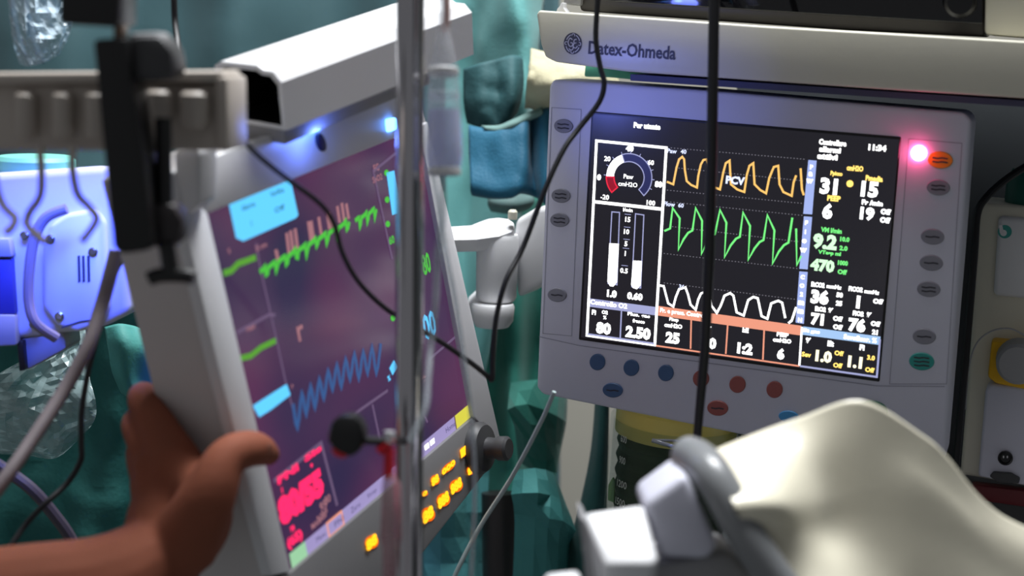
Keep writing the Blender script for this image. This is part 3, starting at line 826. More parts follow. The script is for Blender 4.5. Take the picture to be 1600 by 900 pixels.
def strip(t0, t1, k0=0., k1=1.):
    def p(t, k): return (a0[0] + (a1[0] - a0[0]) * t + ((b0[0] - a0[0]) * (1 - t) + (b1[0] - a1[0]) * t) * k, a0[1] + (a1[1] - a0[1]) * t + ((b0[1] - a0[1]) * (1 - t) + (b1[1] - a1[1]) * t) * k)
    return [p(t0, k1), p(t1, k1), p(t1, k0), p(t0, k0)]


poly(bm, Mo, strip(.085, .90), MH); sub('menu_strip', bm, G_LILAC, ms)
bm = B(); poly(bm, Mo, strip(0, .085), MH); sub('menu_green_tile', bm, G_MINT, ms)
bm = B(); poly(bm, Mo, strip(.905, 1), MH); sub('menu_yellow_tile', bm, G_YTILE, ms)
bm = B()
for t, s in ((.14, 'Menu'), (.24, 'PNI'), (.33, 'Zero'), (.42, 'Stop'), (.85, 'Home')):
    q4 = strip(t, t + .05); cx = sum(p[0] for p in q4) / 4; cy = sum(p[1] for p in q4) / 4; text(bm, Mo, s, cx, cy, 9, MH + .0004, .0, wpx=15)
sub('menu_words', bm, glow('lcd_indigo', (84, 78, 130), .7), ms)
bm = B(); line(bm, Mo, strip(.205, .285, .04, .96), .0016, MH + .0004, closed=True); sub('menu_selected', bm, G_SALMON, ms)
bm = B()
for t in (.655, .735, .765): poly(bm, Mo, strip(t, t + .022, .3, .65), MH + .0004)
sub('menu_icons', bm, G_WHITE, ms)
# amber lit legends on the control strip
bm = B(); bm2 = B()
for x, y, s, wd, hh in ((724, 706, 'I', 9, 15), (701, 730, 'ooo', 22, 11), (680, 750, '88', 12, 15), (735, 735, '8', 9, 14), (713, 759, '888', 18, 19), (693, 781, '888', 18, 20), (669, 804, '88', 18, 22), (664, 771, 'o', 8, 8), (581, 847, '88', 18, 20)):
    text(bm, Mo, s, x, y, hh, .0052, .07, wpx=wd)
    poly(bm2, Mo, ell(x, y, wd * .62, hh * .52, 14, -.7 if wd > 12 else 0), .0046)
sub('lit_legends', bm, G_AMBER, pan); sub('lit_legend_windows', bm2, G_AMBERD, pan)
# rotary knob
c = Mo.at(744, 700, .004)
bm = B(); lathe(bm, c, Mo.n, [(0, 0), (.0215, 0), (.0215, .005), (.019, .009), (.009, .011), (.0085, .018), (.010, .021), (.010, .028), (.008, .030), (0, .030)], 28); kn = obj('rotary_knob', bm, DARKG, pm)
# top bar (hollow white channel, bright on top)
Bq = [(441, 118), (735, 12), (735, 87), (445, 205)]
Ba = quad_frame(Bq, .885)
hL = (Ba.at(441, 118) - Ba.at(445, 205)).length; b_v0 = Ba.uv(590, 145)[1]
uL = Ba.uv(443, 160)[0]; uR = Ba.uv(742, 45)[0]; vb = Ba.uv(445, 205)[1]; vt = Ba.uv(441, 118)[1]
prof = [(0, vb), (0, vt - .004), (-.006, vt + .002), (-.014, vt + .002), (-.019, vt + .0045), (-.050, vt + .0035), (-.056, vt), (-.056, vb + .002), (-.052, vb)]
bm = B()
L = [bm.verts.new(Ba.pt(uL, v, h)) for h, v in prof]; R = [bm.verts.new(Ba.pt(uR - .003, v, h)) for h, v in prof]
Rc = [bm.verts.new(Ba.pt(uR, (v - (vb + vt) / 2) * .82 + (vb + vt) / 2, (h + .027) * .8 - .027)) for h, v in prof]
for A_, C_ in ((L, R), (R, Rc)):
    for i in range(len(prof)):
        j = (i + 1) % len(prof); bm.faces.new((A_[i], A_[j], C_[j], C_[i]))
bm.faces.new(Rc)
# hollow open end; the shade inside is painted in with black faces
I1 = [bm.verts.new(Ba.pt(uL, (v - (vb + vt) / 2) * .84 + (vb + vt) / 2, (h + .027) * .88 - .027)) for h, v in prof]
I2 = [bm.verts.new(Ba.pt(uL + .09, (v - (vb + vt) / 2) * .84 + (vb + vt) / 2, (h + .027) * .88 - .027)) for h, v in prof]
for i in range(len(prof)):
    j = (i + 1) % len(prof); bm.faces.new((L[i], I1[i], I1[j], L[j]))
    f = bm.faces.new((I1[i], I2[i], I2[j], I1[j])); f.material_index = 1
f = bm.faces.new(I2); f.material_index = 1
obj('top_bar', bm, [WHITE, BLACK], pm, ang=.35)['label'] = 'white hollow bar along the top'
bm = B(); prism(bm, Ba, [(uL + .004, vb - .012), (uR - .05, vb - .012), (uR - .05, vb + .001), (uL + .004, vb + .001)], -.04, -.006, .002, 2, 'uv'); obj('bar_saddle', bm, GREYPL, pm)
# blue alarm lamp
bm = B(); prism(bm, Mo, [(474, 203), (490, 193), (506, 192), (504, 203), (480, 211)], .004, .010, .0015, 2); obj('alarm_lamp', bm, G_BLUEL, pm)['label'] = 'lit blue alarm lamp'
bm = B(); prism(bm, Mo, ell(504, 222, 6, 15, 14, -.3), .004, .0075, .001); obj('lamp_slot', bm, mat('slot_navy', (20, 22, 60), .5), pm)
bm = B(); prism(bm, Mo, [(609, 186), (620, 183), (622, 202), (611, 206)], .004, .009, .0015); obj('alarm_lamp', bm, G_BLUEL, pm)['label'] = 'second lit blue lamp near the pole'
lamp('alarm_lamp_glow', 'POINT', Mo.at(497, 212, .022), .055, (.12, .22, 1), .006)
sp = lamp('alarm_lamp_beam', 'SPOT', Mo.at(640, 180, .06), 1.1, (.16, .22, 1), .02, target=V.at(1040, 170))
sp.data.spot_size = math.radians(46); sp.data.spot_blend = 1
# rounded corner cap on the near edge and the stand below
Sd = Frame(Mo.at(275, 300, -.002), Mo.n, Mo.v)   # faces the near side
bm = B(); prism(bm, Sd, [(270, 240), (276, 234), (306, 232), (312, 240), (311, 318), (292, 338), (276, 326)], -.012, .006, .005, 3); obj('corner_cap', bm, WHITE, pm)
sx_ = Vector((Mo.O.x - .03, Mo.O.y + .02, 0))
lowz = min(Mo.pt(-.15, -.27).z, .95)
bm = B(); tube(bm, [sx_ + Vector((0, 0, .05)), sx_ + Vector((0, 0, lowz + .06))], .025, 18); obj('stand_column', bm, DARKG, pm)
bm = B(); boxw(bm, sx_ + Vector((0, 0, .03)), (.22, .22, .05), .3, .012); obj('stand_base', bm, DARKG, pm)

# ================================================================== IV pole
pd = .86
p_top = W(642, -160, pd); p_in = W(640, 450, pd)
dirp = (p_in - p_top).normalized(); p_bot = p_top + dirp * ((p_top.z - .06) / -dirp.z)
iv = thing('infusion_pole', 'shiny upright chrome infusion pole standing in front of the slanted screen', 'pole', Vector((p_bot.x, p_bot.y, 0)))
bm = B(); tube(bm, [p_top, p_bot], .0085, 24); obj('shaft', bm, CHROME, iv)
for k in range(5):
    a = math.radians(72 * k + 18); e = p_bot + Vector((math.cos(a) * .15, math.sin(a) * .15, 0))
    bm = B(); tube(bm, [p_bot + Vector((0, 0, .02)), Vector((e.x, e.y, .055))], [.014, .010], 12); lg = obj('leg', bm, STEEL, iv)
    bm = B(); lathe(bm, Vector((e.x, e.y - .012, .027)), Vector((0, 1, 0)), [(0, 0), (.022, 0), (.027, .006), (.027, .018), (.022, .024), (0, .024)], 16); obj('caster', bm, RUBBER, lg)

# drip chamber and its lines
def Wd(px, py): return W(px, py, .84)


ax = (Wd(692, 0) - Wd(694, 260)).normalized(); q = .84 / F; O = Wd(694, 262)
dc = thing('drip_chamber', 'clear plastic drip chamber hanging beside the chrome pole', 'drip chamber', O)
bm = B()
Lz = lambda y: (262 - y) * q
lathe(bm, O, ax, [(4 * q, Lz(272)), (27 * q, Lz(262)), (30 * q, Lz(245)), (30 * q, Lz(225)), (26 * q, Lz(160)), (24 * q, Lz(120)), (20 * q, Lz(90)), (12 * q, Lz(55)), (7 * q, Lz(35)), (7 * q, Lz(-40))], 28)
obj('chamber', bm, CLEARD, dc)
for y, r, m in ((112, 23, WHITE), (150, 24.5, CLEARD), (268, 25, WHITE)):
    bm = B(); lathe(bm, O, ax, [((r - 1) * q, Lz(y + 6)), ((r + 1.5) * q, Lz(y + 4)), ((r + 1.5) * q, Lz(y - 4)), ((r - 1) * q, Lz(y - 6))], 28); obj('ring', bm, m, dc)
bm = B(); lathe(bm, O, ax, [(0, Lz(262)), (25 * q, Lz(260)), (27.5 * q, Lz(240)), (26 * q, Lz(205)), (24 * q, Lz(172)), (0, Lz(172))], 24); obj('fluid', bm, film('saline', (214, 216, 255), .75, .05), dc)
bm = B(); tpx(bm, [(695, -60, .84), (697, -20, .84), (698, 25, .84), (694, 50, .84)], 6, 8); obj('spike', bm, mat('pale_pink', (214, 176, 170), .4), dc)
bm = B(); tpx(bm, [(690, 272, .84), (692, 330, .85), (684, 400, .86), (680, 480, .86), (673, 540, .86), (669, 590, .85), (664, 640, .84), (640, 690, .835)], 6, 8); tag(obj('infusion_tube', bm, CLEAR), 'clear infusion tube dropping from the drip chamber past the chrome pole', 'tube')
bm = B(); tpx(bm, [(676, 268, .85), (686, 330, .86), (698, 400, .875), (712, 470, .89), (722, 540, .9), (735, 640, .91), (742, 760, .92), (735, 930, .93)], 4, 8); tag(obj('infusion_tube', bm, CLEAR), 'second clear tube slanting down along the slanted monitor edge', 'tube')

# stopcock with pink line
st = thing('stopcock', 'black knobbed stopcock with red body clipped before the chrome pole', 'stopcock', W(600, 740, .80))
Stf = Frame(W(540, 682, .80), _r, _u)
bm = B(); prism(bm, Stf, [(516, 660), (530, 649), (552, 648), (566, 662), (571, 682), (564, 704), (548, 716), (526, 708), (510, 690)], -.012, .012, .003, 2); obj('knob', bm, BLACK, st)
bm = B(); prism(bm, Stf, [(514, 702), (530, 697), (546, 708), (540, 718), (524, 715)], -.008, .011, .002); obj('knob_rim', bm, REDP, st)
bm = B(); tpx(bm, [(560, 687, .80), (604, 690, .80)], 7, 10, 2, False); obj('stem', bm, BLACK, st)
bm = B(); tpx(bm, [(592, 706, .80), (604, 694, .80), (612, 684, .80)], [8][0], 10, 3); tpx(bm, [(608, 700, .80), (607, 748, .80)], 8, 12, 2, False); obj('valve_body', bm, REDP, st)
bm = B(); tpx(bm, [(609, 674, .80), (608, 692, .80)], 8.5, 12, 2, False); obj('luer_cap', bm, WHITE, st)
bm = B(); tube(bm, [W(608, 742, .80), W(612, 758, .80), W(612, 800, .80), W(611, 840, .80), W(610, 858, .80), W(606, 960, .8)], [8 * .8 / F, 15 * .8 / F, 16.5 * .8 / F, 18 * .8 / F, 13 * .8 / F, 6 * .8 / F], 16); tag(obj('blood_line_chamber', bm, PINK), 'pink-tinted clear tube hanging below the red stopcock', 'tube')
bm = B(); tpx(bm, [(611, 686, .80), (622, 688, .835), (634, 690, .855)], 6, 10, 3); obj('pole_clip', bm, BLACK, st)

# ================================================================== black cables in front
bm = B(); tube(bm, [W(1117, -60, .98), W(1115, 60, .98), W(1112, 250, .98), W(1108, 400, .985), W(1102, 540, .99), W(1088, 698, .99)], [8.6 * .98 / F] * 4 + [8 * .98 / F, 6.5 * .98 / F], 14)
tag(obj('black_rod', bm, RUBBER), 'straight black rod-like cable hanging across the bright ventilator screen', 'cable')
bm = B(); tpx(bm, [(936, -40, 1.02), (934, 0, 1.02), (931, 60, 1.02), (938, 105, 1.02), (944, 130, 1.02), (936, 160, 1.02), (905, 200, 1.02), (880, 235, 1.015), (850, 300, 1.01), (818, 385, 1.01), (790, 440, 1.0), (775, 500, 1.0), (770, 560, 1.0), (769, 592, 1.0), (762, 588, 1.0), (740, 570, .99), (690, 535, .97), (640, 505, .955), (600, 480, .94), (560, 440, .92), (535, 395, .90), (522, 350, .885), (500, 318, .87), (450, 280, .85), (400, 240, .83), (365, 200, .81), (345, 180, .80)], 4.3, 8, 5)
tag(obj('black_lead', bm, RUBBER), 'thin black lead looping from the top past both screens to the hook rail', 'cable')
bm = B(); tpx(bm, [(866, 612, 1.06), (845, 660, 1.07), (800, 745, 1.09), (752, 820, 1.1), (715, 890, 1.1), (700, 930, 1.1)], 3.6, 8)
tag(obj('thin_white_line', bm, mat('pale_line', (160, 176, 176), .4)), 'thin pale line slanting down from the ventilator display corner', 'tube')

# ================================================================== hook rail and clamp (near)
hr = thing('hook_rail', 'beige-grey plastic rail with round pegs and wire hooks, nearest the camera', 'rail', W(170, 240, .79))
Rf = Frame(W(170, 175, .78), Vector((1, -.05, 0)), UPW)
bm = B(); prism(bm, Rf, [(-60, 130), (350, 130), (350, 236), (-60, 236)], -.03, 0, .003, 2); obj('rail_body', bm, RAILM, hr)
bm = B(); prism(bm, Rf, [(-60, 114), (352, 110), (352, 128), (-60, 134)], -.03, .008, .003, 2); obj('top_lip', bm, RAILM, hr)
bm = B(); prism(bm, Rf, [(334, 120), (356, 118), (358, 238), (338, 236)], -.034, .010, .003, 2); obj('end_plate', bm, RAILM, hr)
for x, y0, y1, r in ((40, 145, 215, 17), (98, 145, 215, 17), (150, 145, 215, 17), (250, 140, 192, 22), (305, 142, 200, 24)):
    bm = B(); p0 = Rf.at(x, y0, .006); p1 = Rf.at(x, y1, .006); rr = r * .775 / F; aa = (p1 - p0); l = aa.length
    lathe(bm, p0, aa, [(0, 0), (rr * .75, 0), (rr, rr * .25), (rr * .97, l - rr * .4), (rr * .7, l), (0, l)], 22); obj('peg', bm, RAILM, hr)
for pts in ([(62, 228, .775), (65, 275, .775), (62, 308, .775), (46, 332, .775), (42, 350, .772), (54, 364, .77), (70, 378, .768)], [(114, 228, .775), (113, 262, .775), (121, 303, .775), (138, 322, .772), (151, 340, .77), (144, 356, .768), (127, 378, .766)], [(-12, 250, .775), (-4, 300, .775), (8, 325, .772), (23, 340, .77), (20, 353, .768), (8, 365, .766)]):
    bm = B(); tpx(bm, pts, 6, 10); obj('hook', bm, RAILM, hr)

cl = thing('black_clamp', 'tall black clamp with T-handled screw gripping the hook rail', 'clamp', W(210, 445, .76))
Cf = Frame(W(190, 230, .735), Vector((1, 0, 0)), UPW)
bm = B(); prism(bm, Cf, [(144, 62), (198, 58), (206, 130), (226, 250), (240, 380), (232, 392), (190, 398), (176, 390), (160, 230), (150, 120)], -.016, .012, .004, 2); obj('jaw_bar', bm, BLACK, cl)
bm = B(); prism(bm, Cf, [(92, -80), (188, -80), (186, 38), (170, 42), (96, 38), (92, 30)], -.02, .014, .003, 2); obj('top_block', bm, BLACK, cl)
bm = B(); prism(bm, Cf, [(178, -60), (196, -60), (192, 66), (176, 66)], -.006, .004, .001); obj('spindle', bm, mat('bronze', (120, 100, 86), .35, metal=.8), cl)
bm = B(); prism(bm, Cf, [(202, 56), (250, 54), (270, 80), (272, 118), (250, 128), (204, 128)], -.024, .006, .004, 2); obj('grip_block', bm, DARKG, cl)
bm = B(); prism(bm, Cf, [(200, 52), (248, 50), (252, 66), (202, 68)], -.022, .002, .002); obj('grip_cap', bm, GREYPL, cl)
bm = B(); tpx(bm, [(255, 185, .745), (258, 330, .745)], 13, 14, 2, False); tpx(bm, [(260, 380, .745), (268, 430, .745)], 13, 14, 2, False); obj('screw', bm, BLACK, cl)
bm = B(); prism(bm, Cf, [(222, 318), (270, 316), (286, 345), (282, 378), (262, 392), (232, 386)], -.02, .0, .004, 2); obj('screw_block', bm, mat('umber_black', (44, 38, 40), .5), cl)
bm = B(); tpx(bm, [(233, 436, .745), (250, 430, .745), (286, 430, .745), (303, 434, .745)], 12, 12, 3); obj('tee_handle', bm, BLACK, cl)
bm = B(); tpx(bm, [(270, -60, 1.0), (272, 0, 1.0), (274, 40, 1.0), (282, 90, .98), (290, 112, .93), (318, 150, .86)], 5, 8); tag(obj('short_black_cable', bm, RUBBER), 'black cable dropping from the picture top behind the clamp', 'cable')

# ================================================================== device glowing blue
Df = Frame(W(95, 400, 1.06), Vector((1, .1, 0)), Vector((0, .1, 1)))
dv = thing('blue_lit_pump', 'white pump housing washed in blue lamp light behind the hooks', 'pump', W(95, 560, 1.08))
DEV = mat('pump_white', (214, 216, 226), .4, var=.03)
bm = B(); prism(bm, Df, [(-90, 275), (170, 258), (196, 270), (204, 490), (160, 512), (30, 530), (-90, 540)], -.09, 0, .010, 3); obj('housing', bm, DEV, dv)
bm = B(); prism(bm, Df, [(66, 380), (78, 350), (105, 333), (150, 325), (166, 345), (172, 480), (160, 506), (120, 520), (88, 510), (66, 480)], -.002, .006, .004, 3); rp_ = obj('round_cover', bm, DEV, dv)
bm = B(); lathe(bm, Df.at(56, 258, -.045), UPW, [(0, -.01), (.030, -.01), (.030, .004), (.027, .007), (0, .007)], 30); obj('lid', bm, mat('mint_lid', (120, 200, 186), .5), dv)
for x, y in ((82, 373), (42, 368), (148, 393), (96, 493), (56, 505)):
    bm = B(); lathe(bm, Df.at(x, y, .0), Df.n, [(.0034, 0), (.0034, .0075), (.002, .0085), (0, .0085)], 12); obj('screw', bm, STEEL, dv)
bm = B()
for x in (121, 128, 136): poly(bm, Df, [(x, 400), (x + 4, 399), (x + 5, 440), (x + 1, 442)][::-1], .0066)
line(bm, Df, [(96, 512), (125, 503), (145, 500)], .0012, .0066); sub('cover_print', bm, INK, dv)
bm = B(); prism(bm, Df, [(-90, 372), (14, 372), (19, 402), (-90, 402)], -.01, .012, .002); obj('side_bracket', bm, GREYPL, dv); bm = B(); prism(bm, Df, [(-90, 490), (24, 492), (26, 540), (-90, 545)], -.01, .010, .002); obj('side_bracket', bm, GREYPL, dv)
bm = B(); prism(bm, Df, [(-90, 402), (18, 402), (24, 492), (-90, 490)], -.01, .008, .002); obj('navy_panel', bm, mat('navy_panel', (50, 54, 130), .5), dv)
bm = B(); prism(bm, Df, [(30, 528), (100, 514), (104, 545), (40, 580), (30, 572)], -.06, -.004, .004); obj('foot_bracket', bm, GREYPL, dv)
bm = B(); prism(bm, Df, [(26, 534), (36, 532), (40, 578), (30, 580)], -.02, .004, .001); obj('foot_pin', bm, BLACK, dv)
bm = B(); tpx(bm, [(104, 326, 1.02), (72, 340, 1.02), (54, 372, 1.02), (46, 420, 1.02), (45, 470, 1.02), (56, 505, 1.02), (88, 528, 1.03)], 8.5, 10); tag(obj('pump_hose', bm, TUBEG), 'grey hose curling round the blue-lit pump cover', 'hose')
q0 = Df.at(60, 440, -.085); q1 = W(60, 440, 1.62)
bm = B(); tube(bm, [q0, q1], .016, 14); obj('wall_arm', bm, GREYPL, dv)
bm = B(); tube(bm, [Vector((q1.x, q1.y, .03)), Vector((q1.x, q1.y, q1.z + .03))], .02, 14); obj('stand_post', bm, GREYPL, dv)
bm = B(); boxw(bm, (q1.x, q1.y, .02), (.3, .3, .04), 0, .01); obj('stand_base', bm, DARKG, dv)
lamp('pump_blue_lamp', 'AREA', W(95, 190, .94), 0.36, (.05, .10, 1), .14, .03, Df.at(85, 430), spread=1.3)

# hoses at the near lower corner
bm = B(); tpx(bm, [(182, 392, .92), (172, 430, .92), (158, 480, .92), (138, 540, .91), (100, 610, .9), (55, 680, .88), (10, 745, .86), (-40, 810, .85)], 11, 12); tag(obj('grey_hose', bm, TUBEG), 'thick grey hose sweeping down across the clear sheet', 'hose')
bm = B(); tpx(bm, [(196, 395, .95), (178, 430, .95), (162, 480, .95), (148, 540, .95), (138, 580, .95), (128, 640, .95), (127, 690, .95), (126, 720, .95), (105, 755, .95), (70, 788, .94), (40, 820, .94), (10, 862, .93), (-20, 895, .93)], 4.6, 8); tag(obj('black_monitor_cable', bm, RUBBER), 'black cable curving down over the green drape to the corner', 'cable')
bm = B(); tpx(bm, [(-30, 710, 1.05), (10, 735, 1.05), (50, 765, 1.05), (85, 805, 1.06), (112, 845, 1.07), (130, 900, 1.08)], 10, 10); tag(obj('dark_hose', bm, TUBED), 'dark grey hose crossing under the black cable near the forearm', 'hose')

# ================================================================== drapes and cloths behind
def cloth(name, label, m, rows, cat='drape', flat=False, **k):
    return tag(obj(name, patch(rows, **k), m, smooth=not flat, ang=3.2), label, cat)


rows = []
for j, y in enumerate((-260, 0, 140, 300, 700, 1250)):
    rows.append([(x, y, 1.95 + .035 * math.sin(i * 1.9 + j * .25) + .01 * j) for i, x in enumerate(range(-400, 960, 85))])
cloth('hanging_drape', 'wide grey-teal drape hanging behind everything near the top', DRAPE, rows, amp=.012, ns=7)
cloth('mint_gown_fold', 'pale mint folded gown cloth beside the logo shelf', DRAPEM, [[(690, -60, 1.66), (740, -60, 1.64), (772, -60, 1.60), (812, -60, 1.56), (850, -60, 1.62)], [(692, 20, 1.66), (740, 20, 1.64), (768, 30, 1.60), (812, 10, 1.55), (848, 0, 1.62)], [(695, 90, 1.66), (738, 100, 1.65), (762, 105, 1.62), (816, 85, 1.55), (840, 70, 1.6)], [(695, 190, 1.66), (734, 200, 1.66), (766, 200, 1.64), (812, 180, 1.56), (830, 165, 1.6)], [(695, 330, 1.66), (728, 330, 1.66), (750, 320, 1.64), (795, 310, 1.6), (820, 300, 1.64)], [(698, 640, 1.66), (712, 640, 1.66), (728, 640, 1.66), (736, 640, 1.66), (742, 640, 1.66)]], amp=.012, ns=16, rid=2)
cloth('dark_teal_bundle', 'dark teal hollow cloth sleeve above the blue cloth', mat('sleeve_teal', (40, 84, 88), .75, var=.2, scale=14, bump=.3), [[(726, 108, 1.53), (750, 100, 1.515), (776, 93, 1.515), (800, 88, 1.515), (814, 90, 1.53)], [(726, 135, 1.53), (752, 135, 1.51), (778, 130, 1.515), (800, 128, 1.50), (816, 125, 1.525)], [(727, 165, 1.525), (752, 168, 1.505), (778, 165, 1.51), (800, 160, 1.50), (813, 152, 1.525)], [(732, 192, 1.53), (750, 198, 1.51), (772, 199, 1.51), (792, 190, 1.51), (806, 176, 1.53)]], amp=.006, ns=22, rid=3)
# 
cloth('blue_cloth', 'bright blue folded cloth between mint gown and ventilator display', BLUEC, [[(732, 198, 1.49), (766, 203, 1.48), (800, 190, 1.475), (822, 181, 1.475), (830, 178, 1.485), (850, 172, 1.47), (880, 168, 1.48)], [(733, 206, 1.478), (766, 212, 1.465), (800, 202, 1.46), (822, 194, 1.46), (829, 190, 1.485), (850, 184, 1.46), (880, 182, 1.47)], [(734, 250, 1.466), (768, 256, 1.456), (804, 250, 1.448), (822, 246, 1.450), (830, 245, 1.475), (850, 244, 1.449), (880, 240, 1.45)], [(736, 292, 1.455), (768, 298, 1.445), (800, 298, 1.437), (818, 292, 1.443), (836, 296, 1.46), (852, 300, 1.44), (880, 310, 1.44)], [(738, 303, 1.47), (768, 308, 1.46), (798, 307, 1.45), (814, 300, 1.46), (838, 306, 1.47), (852, 316, 1.45), (880, 330, 1.45)]], amp=.006, ns=20, rid=4)
cloth('cloth_cuff', 'pale grey-green cuff edge along the top of the blue cloth', mat('cuff_pale', (104, 136, 132), .8), [[(752, 199, 1.478), (780, 198, 1.47), (802, 189, 1.465), (826, 178, 1.47), (848, 170, 1.47)], [(758, 201, 1.47), (780, 202, 1.462), (802, 194, 1.457), (826, 183, 1.462), (848, 175, 1.463)], [(768, 205, 1.47), (782, 208, 1.462), (804, 197, 1.458), (828, 186, 1.464), (848, 178, 1.465)]], cat='cloth', amp=.003, rid=21)
cloth('grey_pad', 'grey-green folded pad showing under the blue cloth', mat('pad_grey_green', (110, 140, 138), .7), [[(766, 300, 1.54), (800, 304, 1.52), (832, 300, 1.55)], [(764, 318, 1.53), (800, 324, 1.51), (832, 316, 1.54)], [(768, 328, 1.57), (800, 332, 1.55), (826, 324, 1.58)]], cat='pad', amp=.002, rid=5)
rows = []
for j, y in enumerate((300, 420, 560, 700, 860, 1180)):
    rows.append([(x - j * 2, y, 1.72 + .03 * math.sin(i * 2.1 + j * .3) + .01 * j) for i, x in enumerate((672, 700, 728, 756, 782, 808, 836, 862, 876))])
cloth('green_drape', 'deep green drape hanging in folds between the two monitors', DRAPEG, rows, amp=.016, ns=12, rid=6)
cloth('crumpled_green_cloth', 'crumpled dark green cloth end below the ventilator display corner', DRAPEG, [[(800, 600, 1.5), (840, 596, 1.47), (872, 604, 1.50), (884, 620, 1.53)], [(796, 640, 1.47), (824, 632, 1.44), (868, 650, 1.47), (882, 660, 1.52)], [(806, 664, 1.5), (836, 690, 1.47), (866, 690, 1.49), (874, 700, 1.53)], [(812, 720, 1.54), (840, 736, 1.51), (862, 738, 1.50), (868, 738, 1.52)]], cat='cloth', amp=.02, ns=22, rid=7, nu=2, nv=2, flat=True)
cloth('lower_teal_cloth', 'teal cloth with angular folds low beside the dark stand', mat('teal_cloth_light', (72, 150, 148), .7, var=.12, scale=9, bump=.3), [[(806, 738, 1.42), (836, 734, 1.40), (862, 740, 1.42), (868, 752, 1.45)], [(802, 772, 1.38), (840, 770, 1.36), (872, 780, 1.40), (882, 790, 1.44)], [(806, 800, 1.42), (838, 806, 1.39), (876, 812, 1.38), (896, 828, 1.43)], [(806, 850, 1.43), (836, 850, 1.41), (870, 850, 1.41), (890, 850, 1.45)], [(800, 1000, 1.44), (830, 1000, 1.41), (866, 1000, 1.42), (886, 1000, 1.46)]], cat='cloth', amp=.022, ns=20, rid=8, nu=2, nv=2, flat=True)
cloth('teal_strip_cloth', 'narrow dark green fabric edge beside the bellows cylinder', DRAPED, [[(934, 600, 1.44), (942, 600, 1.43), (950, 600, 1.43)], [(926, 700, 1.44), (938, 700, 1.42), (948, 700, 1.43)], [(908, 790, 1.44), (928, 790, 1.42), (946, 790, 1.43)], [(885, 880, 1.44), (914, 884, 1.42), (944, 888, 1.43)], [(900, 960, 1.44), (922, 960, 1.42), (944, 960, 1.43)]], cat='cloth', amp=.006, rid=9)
cloth('pale_teal_cloth', 'pale teal cloth hanging below the slanted monitor bottom corner', mat('teal_cloth_pale', (84, 156, 158), .7, var=.12, scale=9, bump=.3), [[(640, 700, 1.52), (690, 700, 1.49), (730, 700, 1.5), (764, 700, 1.53)], [(640, 800, 1.52), (688, 800, 1.48), (726, 800, 1.51), (760, 800, 1.53)], [(640, 880, 1.52), (690, 880, 1.49), (728, 880, 1.50), (760, 880, 1.53)], [(640, 1000, 1.52), (690, 1000, 1.49), (728, 1000, 1.50), (760, 1000, 1.53)]], cat='cloth', amp=.02, ns=18, rid=10, nu=2, nv=2, flat=True)
rows = []
for j, y in enumerate((470, 560, 660, 760, 860, 1080)):
    rows.append([(x, y, 1.34 + .02 * math.sin(i * 1.7 + j * .5) + .012 * j) for i, x in enumerate((-160, -90, -30, 30, 80, 130, 175, 225, 280, 340))])
cloth('near_green_drape', 'dark green drape behind the hand and the hoses', mat('drape_bottle_green', (40, 108, 104), .72, var=.12, scale=9, bump=.3), rows, amp=.016, ns=12, rid=11)
cloth('light_drape_edge', 'lighter green drape corner beside the monitor case above the hand', mat('drape_mid_green', (66, 142, 136), .7, var=.1, scale=9, bump=.25), [[(166, 512, 1.2), (186, 508, 1.19), (210, 512, 1.2), (236, 520, 1.2)], [(172, 545, 1.19), (192, 540, 1.18), (216, 545, 1.19), (240, 550, 1.2)], [(178, 580, 1.2), (196, 590, 1.19), (218, 590, 1.2), (244, 590, 1.2)], [(192, 612, 1.21), (206, 620, 1.2), (224, 622, 1.2), (244, 622, 1.21)]], cat='cloth', amp=.006, rid=12)
cloth('clear_plastic_sheet', 'crinkled clear plastic sheet draped over the dark green drape', FILMM, [[(40, 560, 1.22), (90, 545, 1.2), (118, 518, 1.19), (134, 515, 1.2)], [(-40, 610, 1.22), (40, 600, 1.2), (112, 580, 1.18), (138, 580, 1.19)], [(-60, 660, 1.22), (20, 650, 1.19), (96, 630, 1.17), (150, 630, 1.18)], [(-60, 700, 1.21), (30, 700, 1.19), (92, 690, 1.18), (146, 660, 1.19)], [(-60, 706, 1.22), (40, 712, 1.2), (86, 716, 1.19), (120, 690, 1.2)]], cat='plastic sheet', amp=.03, ns=16, rid=13, nu=7, nv=7, thick=0, fine=.02, flat=True)
cloth('clear_bag', 'clear plastic bag holding two dark tubes, cut by the picture top', BAG, [[(8, -40, 1.5), (40, -40, 1.46), (84, -40, 1.46), (118, -40, 1.5)], [(14, 20, 1.5), (44, 20, 1.45), (86, 20, 1.45), (116, 20, 1.5)], [(20, 66, 1.5), (46, 66, 1.46), (84, 66, 1.46), (108, 56, 1.5)], [(30, 100, 1.51), (46, 104, 1.49), (74, 96, 1.49), (92, 86, 1.51)]], cat='bag', amp=.03, ns=26, rid=14, nu=7, nv=7, thick=0, fine=.015, flat=True)
for xo, lb in ((0, 'outer dark tube inside the clear hanging bag'), (22, 'inner dark tube inside the clear hanging bag')):
    bm = B(); tpx(bm, [(16 + xo, -40, 1.54), (18 + xo, 0, 1.54), (26 + xo, 45, 1.54), (36 + xo, 80, 1.54), (46 + xo, 97, 1.55)], 4.5, 8); tag(obj('bag_tube', bm, mat('slate_tube', (84, 110, 132), .4)), lb, 'tube')
